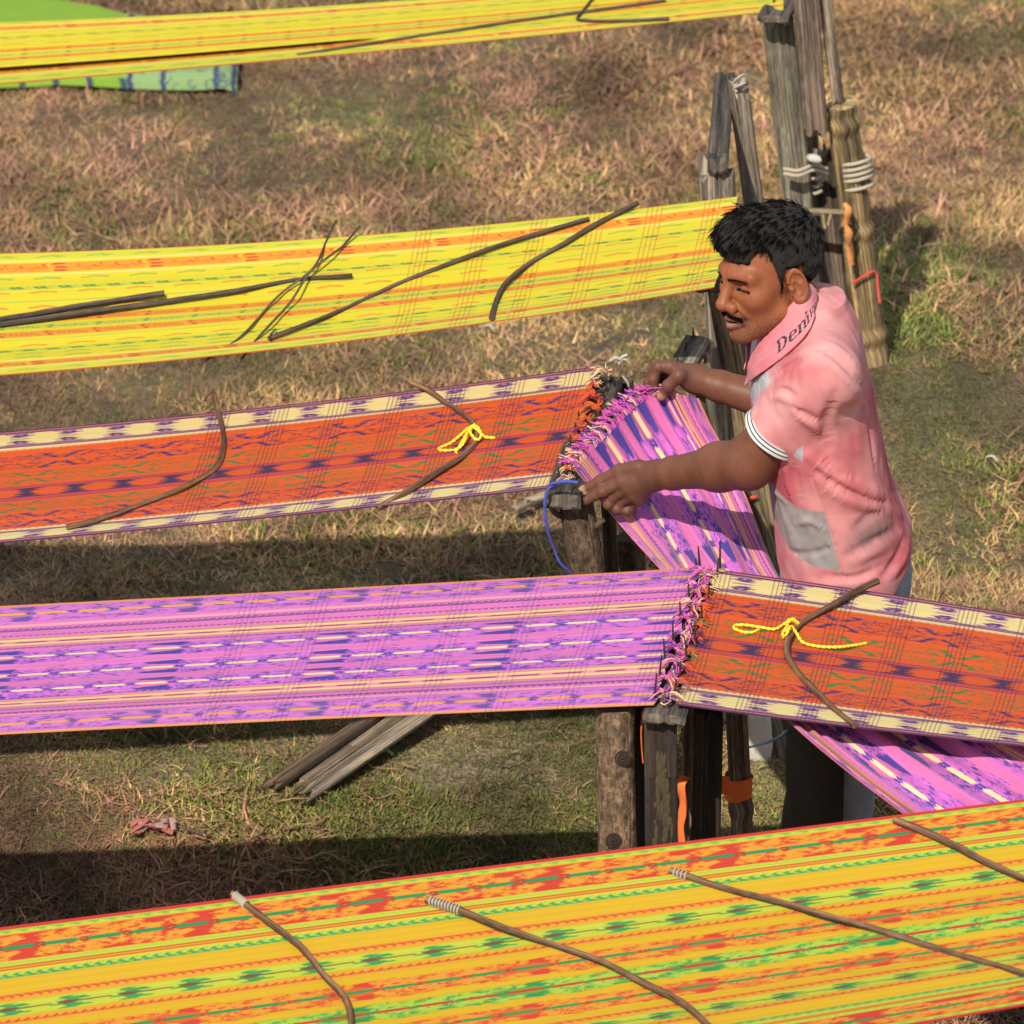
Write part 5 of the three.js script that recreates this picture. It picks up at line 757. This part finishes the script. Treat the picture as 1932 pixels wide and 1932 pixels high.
function skin(p) {
  const n = fbm(p.x * 40, p.y * 40, p.z * 40, 3), fine = 1 + 0.12 * noise(p.x * 420, p.y * 420, p.z * 420);
  let c = [0.14, 0.054, 0.031];
  if (p.distanceToSquared(HC) < 0.04) {
    const q = toHead(p), a = Math.abs(q.z);
    c = [0.235, 0.078, 0.034];
    const lip = Math.exp(-(((q.y + 0.07) / 0.011) ** 2) * 1.2 - (a / 0.025) ** 4) * (q.x > 0.07 ? 1 : 0); const lo = q.y < -0.07 ? 1 : 0; c = [lerp(c[0], lo ? 0.30 : 0.2, lip), lerp(c[1], lo ? 0.135 : 0.075, lip), lerp(c[2], lo ? 0.12 : 0.065, lip)];
    if (q.x > 0.07 && Math.abs(q.y + 0.0695) < 0.0022 && a < 0.021) c = [0.06, 0.02, 0.018];
    const stub = sstep(0.01, -0.04, q.x - 0.03 * 0) * 0 + sstep(-0.05, -0.085, q.y) * sstep(0.0, 0.03, q.x) * (1 - lip); const g = clamp(noise(p.x * 900, p.y * 900, p.z * 900) * 0.7 + 0.5) * 0.85 * stub; c = c.map((x, i) => lerp(x, [0.05, 0.03, 0.025][i], g));
    const mu = Math.exp(-(((q.y + 0.053 + 0.36 * a * a / 0.03) / 0.0052) ** 2)) * (a < 0.031 && q.x > 0.066 ? 1 : 0); c = c.map((x, i) => lerp(x, [0.02, 0.014, 0.012][i], mu * 0.95));
    const br = Math.exp(-(((q.y - 0.016 + 0.1 * Math.max(0, a - 0.03)) / 0.0042) ** 2)) * (a > 0.009 && a < 0.05 && q.x > 0.05 ? 1 : 0); c = c.map((x, i) => lerp(x, [0.025, 0.016, 0.012][i], br * 0.75));
    const ez = a - 0.0325, lash = q.y + 0.0068 + 2.5 * ez * ez; if (q.x > 0.05 && Math.abs(ez) < 0.019 && lash < 0.0046 && lash > -0.002) c = [0.02, 0.013, 0.011];
    const h = hairLine(q); if (h > -0.004 && !(a > 0.071 && Math.abs(q.x + 0.014) < 0.024)) { const k = sstep(-0.004, 0.004, h + 0.004 * noise(p.x * 300, p.y * 300, p.z * 300)); c = c.map((x, i) => lerp(x, [0.016, 0.012, 0.01][i], k)); }
  } else {
    for (let i = 0; i < 2; i++) if (handBox[i].containsPoint(p)) { const k = sstep(0.03, 0.0, handSDF(p, HANDS[i])) * sstep(0.012, -0.012, p.x - HANDS[i].wr.x); c = c.map((x, j) => lerp(x, [0.12, 0.05, 0.032][j], k)); HANDS[i].fingers.forEach((f, fi) => { const t = f[3].p.distanceTo(p); if (t < f[3].r + 0.006 && (fi < 2)) { const e = sstep(f[3].r + 0.006, f[3].r + 0.001, t); c = [lerp(c[0], 0.36, e), lerp(c[1], 0.19, e), lerp(c[2], 0.12, e)]; } }); }
  }
  const k = fine * (1 + 0.22 * n); return c.map((x) => x * k);
}
{
  const man = thing('person', 'man with short black hair in a pink polo shirt, holding up the magenta cloth', 'person', V(0.57, 0, -0.12));
  const skinMat = new THREE.MeshPhysicalMaterial({ vertexColors: true, roughness: 0.5, specularIntensity: 0.5 });
  const box = new THREE.Box3(); for (const h of handBox) box.union(h); for (const k in J) box.expandByPoint(J[k].clone().add(V(0.09, 0.06, 0.09))).expandByPoint(J[k].clone().add(V(-0.09, -0.06, -0.09))); box.expandByPoint(HC.clone().add(V(-0.15, 0.16, -0.12))).expandByPoint(HC.clone().add(V(0.14, 0.16, 0.14)));
  const neckCut = (p) => (p.x - J.nb.x) * -0.3 + (p.y - J.nb.y - 0.022) * 0.95;   // hidden inside the collar
  const gA = meshSDF((p) => Math.max(bodySDF(p), neckCut(p) - 0.002), box.min, box.max, 0.0026, (p) => skin(p)), gB = meshSDF((p) => Math.max(bodySDF(p), -neckCut(p), p.distanceTo(HC) - 0.19), HC.clone().add(V(-0.14, -0.16, -0.13)), HC.clone().add(V(0.14, 0.14, 0.13)), 0.0026 * 0.6, (p) => skin(p));
  const body = part('body', mergeGeometries([gA, gB]), skinMat, man);
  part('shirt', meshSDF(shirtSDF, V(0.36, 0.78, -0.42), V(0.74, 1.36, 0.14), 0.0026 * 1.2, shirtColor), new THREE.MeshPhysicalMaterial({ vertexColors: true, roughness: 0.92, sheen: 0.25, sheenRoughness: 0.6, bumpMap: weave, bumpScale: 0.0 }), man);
  // striped cuff
  const cuffTex = canvasTex(16, 64, (c) => { ['#b9bdbd', '#b9bdbd', '#2c4244', '#c4c8c6', '#c4c8c6', '#2c4244', '#b4bab8', '#c98c8c'].forEach((k, i) => { c.fillStyle = k; c.fillRect(0, i * 8, 16, 8); }); });
  { const n1 = V(0, 1, 0).cross(armAx).normalize(), n2 = armAx.clone().cross(n1), g = []; for (let i = 0; i <= 6; i++) { const l = []; for (let k = 0; k <= 48; k++) { const A = k / 48 * 6.28319, R = 0.0555 - 0.0012 * i * 0.5 + 0.0008 * Math.sin(A * 5); l.push(cuffA.clone().addScaledVector(armAx, 0.004 - i * 0.0032).addScaledVector(n1, Math.cos(A) * R).addScaledVector(n2, Math.sin(A) * R)); } g.push(l); } part('cuff', sheet(g, 0.004, (i, k) => [k / 48, 1 - i / 6]), new THREE.MeshStandardMaterial({ map: cuffTex, roughness: 0.9 }), man); }
  // collar with its printed word
  const near = [[[1540, 531, -0.118], [1556, 576, -0.11]], [[1519, 548, -0.062], [1543, 600, -0.05]], [[1496, 570, -0.046], [1527, 632, -0.02]], [[1465, 605, -0.052], [1497, 662, -0.012]], [[1440, 640, -0.066], [1460, 690, -0.03]], [[1425, 665, -0.088], [1427, 712, -0.062]], [[1419, 690, -0.1], [1405, 727, -0.088]]];
  const T = curve(near.map(([a]) => P(...a))), O = curve(near.map(([, b]) => P(...b)));
  const leaf = (mir) => { const g = []; for (let i = 0; i <= 40; i++) { const l = [], a = T.getPointAt(i / 40), b = O.getPointAt(i / 40); for (let j = 0; j <= 12; j++) { const q = a.clone().lerp(b, j / 12); q.y += 0.007 * Math.sin(j / 12 * Math.PI); q.z += 0.006 * Math.sin(j / 12 * Math.PI); for (let k = 0; k < 40 && Math.min(shirtBase(q), dCap(q, fromHead(-0.034, -0.055, 0), J.nb, 0.052, 0.058)) < 0.0055 + 0.004 * (1 - j / 12); k++) q.add(V(-0.0006, 0.0006, 0.0018)); if (mir) q.z = -0.24 - q.z; l.push(q); } g.push(l); } return g; };
  const colTex = canvasTex(1024, 320, (c, w, h) => { const r = rng(4); c.fillStyle = '#dd8a92'; c.fillRect(0, 0, w, h); for (let k = 0; k < 60; k++) { c.fillStyle = `rgba(${r() < 0.6 ? '205,70,100' : '240,170,170'},0.05)`; c.beginPath(); c.ellipse(r() * w * 0.5, r() * h, 50 + 120 * r(), 30 + 60 * r(), 0, 0, 7); c.fill(); } c.fillStyle = '#d9404a'; c.fillRect(0, 0, w, 9); c.fillStyle = '#33303c'; c.save(); c.translate(w * 0.42, h * 0.84); c.scale(1.2, 1.2); c.font = 'bold 112px serif'; let x = 0; for (const [ch, dx] of [['D', 0], ['e', 86], ['n', 146], ['i', 212], ['m', 252]]) c.fillText(ch, dx, 0); c.restore(); threads(c, w, h, r, 0.05); });
  const colMat = new THREE.MeshStandardMaterial({ map: colTex, roughness: 0.92, color: new THREE.Color().setScalar(0.74), side: THREE.DoubleSide });
  part('collar', mergeGeometries([sheet(leaf(false), 0.0022, (i, j) => [1 - i / 40, 1 - j / 12]), sheet(leaf(true), 0.0022, (i, j) => [0.02, 1 - j / 12])]), colMat, man);
  // eyes
  for (const s of [-1, 1]) { const g = new THREE.SphereGeometry(0.0115 * HS, 20, 14), c = fromHead(0.0685, -0.003, s * 0.0325); g.translate(c.x, c.y, c.z); part('eye', g, new THREE.MeshStandardMaterial({ color: new THREE.Color().setRGB(0.05, 0.035, 0.03), roughness: 0.25 }), man); }
  // hair: a full under-layer, then locks combed forward on top and down at the sides
  const hairU = (q) => { let d = dEll(q.x + 0.016, q.y - 0.042, q.z, 0.105, 0.093, 0.0775); d = smin(d, dEll(q.x - 0.035, q.y - 0.098, q.z, 0.06, 0.034, 0.056), 0.03); d = smin(d, dEll(q.x - 0.075, q.y - 0.085, q.z - 0.004, 0.026, 0.026, 0.046), 0.02); d += 0.003 * noise(q.x * 70, q.y * 60, q.z * 70) + 0.0015 * noise(q.x * 170, q.y * 150, q.z * 170); return smax(d, -hairLine(q) * 0.8 + 0.002 * noise(q.x * 200, q.y * 200, q.z * 200), 0.008); };
  const hairSDF = (p) => { const q = toHead(p), a = Math.abs(q.z); let d = hairU(q); d = Math.max(d, -(dEll(q.x + 0.012, q.y + 0.005, a - 0.086, 0.021, 0.034, 0.02))); return d * HS; };
  const hg = meshSDF(hairSDF, HC.clone().add(V(-0.16, -0.12, -0.14)), HC.clone().add(V(0.15, 0.18, 0.15)), 0.0035);
  const hairMat = new THREE.MeshPhysicalMaterial({ color: new THREE.Color().setRGB(0.007, 0.006, 0.0055), roughness: 0.8, specularIntensity: 0.02 });
  const hair = part('hair', hg, new THREE.MeshStandardMaterial({ color: new THREE.Color().setRGB(0.008, 0.007, 0.0065), roughness: 0.95 }), man);
  { const r = rng(21), pa = hg.attributes.position, na = hg.attributes.normal, L = [], p = V();
    const hp = (q) => { const x = q; return V(x.x * hF.x + x.y * hU.x + x.z * hS.x, x.x * hF.y + x.y * hU.y + x.z * hS.y, x.x * hF.z + x.y * hU.z + x.z * hS.z); };
    for (let i = 0; i < 9500; i++) {
      const k = Math.floor(r() * pa.count); p.fromBufferAttribute(pa, k); const n = V().fromBufferAttribute(na, k), q = toHead(p); if (hairLine(q) < 0.003) continue;
      const top = sstep(0.05, 0.1, q.y), side = 1 - top; let dir = hp(V(0.7 * top + 0.12, -0.25 * top - 0.9 * side + (q.x > 0.05 ? -0.3 : 0), 0.15 * Math.sin(q.x * 60) + 0.25 * (r() - 0.5))); dir.addScaledVector(n, -dir.dot(n)).normalize();
      const len = lerp(0.011, 0.024, top) * (0.6 + 0.7 * r()) * (q.x > 0.06 ? 0.75 : 1), lift = lerp(0.05, 0.24, top * r()), w = r() * 6.28, pts = []; let c = p.clone().addScaledVector(n, -0.002);
      const bi = n.clone().cross(dir), cu = (r() - 0.5) * 1.6; for (let s = 0; s <= 4; s++) { pts.push(c.clone()); c = c.clone().addScaledVector(dir, len / 4).addScaledVector(n, len / 4 * (lift - s * 0.13)).addScaledVector(bi, len / 4 * Math.sin(w + s * 1.1) * 0.35 * cu); }
      L.push(tube(pts, (s) => 0.00075 * (1 - 0.8 * s) + 0.0001, { seg: 5, sides: 3, cap: false }));
    }
    part('hair_lock', mergeGeometries(L), hairMat, hair).userData.kind = 'stuff';
  }
  // moustache and brows
  const bristle = (name, n, f, rad) => { const r = rng(n), L = []; for (let i = 0; i < n; i++) { const [q, dir] = f(r); let a = fromHead(q.x, q.y, q.z); for (let k = 0; k < 6; k++) { const d = headSDF(toHead(a)) * HS; a.addScaledVector(hF, -d * 0.8); } const b = fromHead(q.x, q.y, q.z).sub(fromHead(q.x - dir.x, q.y - dir.y, q.z - dir.z)); L.push(tube([a.clone().addScaledVector(hF, -0.0006), a.clone().addScaledVector(b, 0.5).addScaledVector(hF, 0.0012), a.clone().add(b).addScaledVector(hF, 0.0005)], (s) => rad * (1 - 0.7 * s), { seg: 3, sides: 3, cap: false })); } part(name, mergeGeometries(L), hairMat, man); };
  bristle('moustache', 420, (r) => { const z = (r() * 2 - 1) * 0.03; return [V(0.1 - 5 * z * z, -0.0495 - 12 * z * z - 0.0062 * r(), z), V(0.0005, -0.0042, (z > 0 ? 1 : -1) * 0.0035)]; }, 0.0005);
  for (const s of [-1, 1]) bristle('eyebrow', 190, (r) => { const z = 0.009 + 0.04 * r(); return [V(0.092 - 6 * z * z, 0.0135 + 0.0045 * r() * (1 - z / 0.07) + 0.07 * z * (1 - z / 0.035), s * z), V(0, 0.0012, s * 0.0055)]; }, 0.00055);
  // jeans, mesh apron and shoes
  const leg = (z0) => [[0.79, 0.575, -0.12 + z0 * 0.6], [0.42, 0.563, -0.12 + z0], [0.03, 0.585, -0.12 + z0]].map(([y, x, z]) => V(x, y, z));
  const legs = [leg(0.075), leg(-0.075)];
  const jeans = (p) => { let d = dEll(p.x - 0.578, p.y - 0.79, p.z + 0.12, 0.112, 0.13, 0.158); for (const l of legs) { let e = dCap(p, l[0], l[1], 0.085, 0.066); e = smin(e, dCap(p, l[1], l[2], 0.066, 0.055), 0.02); d = smin(d, e, 0.02); } d += 0.003 * noise(p.x * 26, p.y * 16, p.z * 26) + 0.0015 * noise(p.x * 60, p.y * 50, p.z * 60); return Math.max(d, 0.02 - p.y, p.y - 0.9); };
  part('jeans', meshSDF(jeans, V(0.42, -0.01, -0.32), V(0.72, 0.92, 0.08), 0.007, (p) => { const n = 0.9 + 0.35 * fbm(p.x * 30, p.y * 30, p.z * 30, 3); return [0.24 * n, 0.265 * n, 0.31 * n]; }), new THREE.MeshStandardMaterial({ vertexColors: true, roughness: 0.95 }), man);
  { const g = []; for (let i = 0; i <= 40; i++) { const y = lerp(0.8, 0.26, i / 40), l = []; for (let k = 0; k <= 24; k++) { const A = lerp(-0.5, 1.55, k / 24), R = 0.1 + 0.004 * Math.sin(y * 30 + A * 3); l.push(V(0.575 - Math.cos(A) * (R - 0.012 + 0.012 * sstep(0.6, 0.3, y) * Math.cos(A)), y, -0.1 + Math.sin(A) * (R + 0.07))); } g.push(l); }
    const mt = canvasTex(512, 512, (c, w, h) => { c.fillStyle = '#14110f'; c.fillRect(0, 0, w, h); c.fillStyle = '#4a3c36'; for (let j = 0; j < 64; j++) for (let i = 0; i < 64; i++) { c.beginPath(); c.ellipse((i + (j % 2) / 2) * 8, j * 8 + 4, 1.5, 2.1, 0, 0, 7); c.fill(); } }); mt.repeat.set(1.4, 2);
    part('mesh_apron', sheet(g, 0.0015, (i, k) => [k / 24, i / 40]), new THREE.MeshStandardMaterial({ map: mt, roughness: 0.6, side: THREE.DoubleSide }), man).userData.label = 'black mesh cloth hanging in front of the thigh'; }
  for (const l of legs) { const z = l[2].z, gy = -0.055; part('shoe', meshSDF((p) => { let d = dEll(p.x - 0.535, p.y - gy - 0.036, p.z - z, 0.125, 0.045, 0.045); d = smin(d, dCap(p, V(0.585, gy + 0.05, z), V(0.585, gy + 0.1, z), 0.045, 0.05), 0.02); return Math.max(d, gy - p.y); }, V(0.38, gy - 0.02, z - 0.08), V(0.7, gy + 0.17, z + 0.08), 0.006), new THREE.MeshStandardMaterial({ color: new THREE.Color().setRGB(0.06, 0.045, 0.04), roughness: 0.7 }), man); }
}
// ---------- the magenta cloth he is hooking on: drawn up to his hands, slack to the right ----------
{
  const L = curve([[1083, 884, -0.275], [1116, 925, -0.28], [1146, 962, -0.27], [1188, 1012, -0.2], [1240, 1072, -0.06], [1355, 1212, 0.27], [1483, 1362, 0.6], [1590, 1455, 0.7], [1690, 1532, 0.78], [1900, 1690, 0.84], [2400, 1960, 0.9], [2900, 2150, 0.92]].map((a) => P(...a)));
  const R = curve([[1318, 752, -0.43], [1340, 800, -0.42], [1372, 858, -0.4], [1404, 930, -0.36], [1470, 1086, -0.16], [1560, 1165, 0.14], [1760, 1290, 0.42], [1932, 1385, 0.54], [2100, 1470, 0.56], [2400, 1620, 0.58], [2800, 1790, 0.6], [3200, 1930, 0.6]].map((a) => P(...a)));
  // the hooked edge, from the near hand up to the far hand and over it
  const E = curve([[1083, 884, -0.275], [1112, 850, -0.305], [1146, 815, -0.345], [1184, 776, -0.405], [1222, 747, -0.455], [1262, 742, -0.452], [1318, 752, -0.43]].map((a) => P(...a)));
  const tw = (t) => t < 0.07 ? t * 4 : t < 0.78 ? 0.28 + (t - 0.07) * 0.465 : 0.61 + (t - 0.78) * 1.77;
  const NS = 230, NT = 110, g = [], ts = (t) => t;
  // it passes below the right orange cloth and its plank
  const og = bands.orangeRight.grid, under = (q) => { if (q.x < 0.24 || q.z < 0.05 || q.z > 0.7) return 9; let i = 0; while (i < og.length - 1 && og[i][0].x < q.x) i++; const a = og[i][0], b = og[i][og[i].length - 1]; return lerp(a.y, b.y, clamp((q.z - a.z) / (b.z - a.z))) - 0.03; };
  let acc = 0; const dist = []; let prev = null; const LL = L.getLength();
  for (let i = 0; i <= NS; i++) {
    const s = (i / NS) ** 1.25, a = L.getPointAt(s), b = R.getPointAt(s), l = [], w = Math.max(0, 1 - s / 0.13);
    if (prev) acc += prev.distanceTo(a); prev = a.clone(); dist.push(acc);
    for (let j = 0; j <= NT; j++) {
      const t = j / NT, q = a.clone().lerp(b, t);
      if (w > 0) { const e = E.getPointAt(t).sub(E.getPointAt(0).lerp(E.getPointAt(1), t)); q.addScaledVector(e, w * w * (3 - 2 * w)); }
      // folds: gathered bunch along the near edge, soft waves elsewhere
      const bunch = Math.exp(-(((t - 0.05) / 0.09) ** 2)) * sstep(0.08, 0.2, s), mid = sstep(0.02, 0.2, s) * (1 - 0.4 * sstep(0.35, 0.6, s));
      const wv = 0.017 * bunch * Math.sin(t * 80) + mid * (0.014 * Math.sin(t * 15 + 2.5 * s) + 0.006 * Math.sin(t * 41 + 4 * s) + 0.006 * noise(t * 9, s * 5, 4)) + 0.026 * Math.exp(-(((t - 0.66 - 0.2 * s) / 0.07) ** 2)) * sstep(0.03, 0.14, s) * (1 - sstep(0.3, 0.42, s)) + 0.018 * Math.sin(t * 8 + s * 5) * (1 - t * 0.4) * sstep(0.4, 0.6, s) + 0.0035 * (1 - sstep(0.02, 0.12, s)) * Math.sin(t * 88);
      q.x += wv * 0.35; q.z += wv; q.y += wv * 0.55 - 0.03 * Math.sin(t * Math.PI) * sstep(0.2, 0.5, s) * (1 - 0.3 * s);
      q.y = Math.min(q.y, under(q));
      l.push(q);
    }
    g.push(l);
  }
  const th = thing('warp_cloth', 'slack magenta cloth held up by the man and trailing down to the right', 'cloth', g[20][50].clone());
  const mat = new THREE.MeshPhysicalMaterial({ map: texHeld, color: new THREE.Color(0.98, 0.92, 0.96), roughness: 0.85, transmission: 0.34, thickness: 0, side: THREE.DoubleSide });
  part('fabric', sheet(g, 0.0011, (i, j) => [dist[i] / TLEN, 1 - tw(j / NT)]), mat, th);
  const r = rng(51), N = 17;
  for (let k = 0; k < N; k++) {
    const S = [], tk = (k + 0.5) / N; if (tk > 0.86) continue;
    for (let i = 0; i < 24; i++) {
      const t = clamp(tk + (r() - 0.5) / N), j = Math.round(t * NT), a = g[2][j].clone().add(V(0, 0.002, 0)), kn = g[0][Math.round(tk * NT)].clone().lerp(g[0][j], 0.35).add(V(-0.008, 0.006, -0.002)), f = kn.clone().add(V(-0.006 - 0.02 * r(), 0.012 * (r() - 0.3), (r() - 0.6) * 0.026));
      S.push([[a, a.clone().lerp(kn, 0.6).add(V(0, 0.004 * r(), 0)), kn.clone().add(V((r() - 0.5) * 0.007, (r() - 0.5) * 0.006, (r() - 0.5) * 0.007)), f], 0.0008 + 0.0006 * r(), colAt.magenta(tw(t), r())]);
    }
    part('thread_knot', strands(S), threadMat, th);
  }
}
renderer.render(scene, camera);
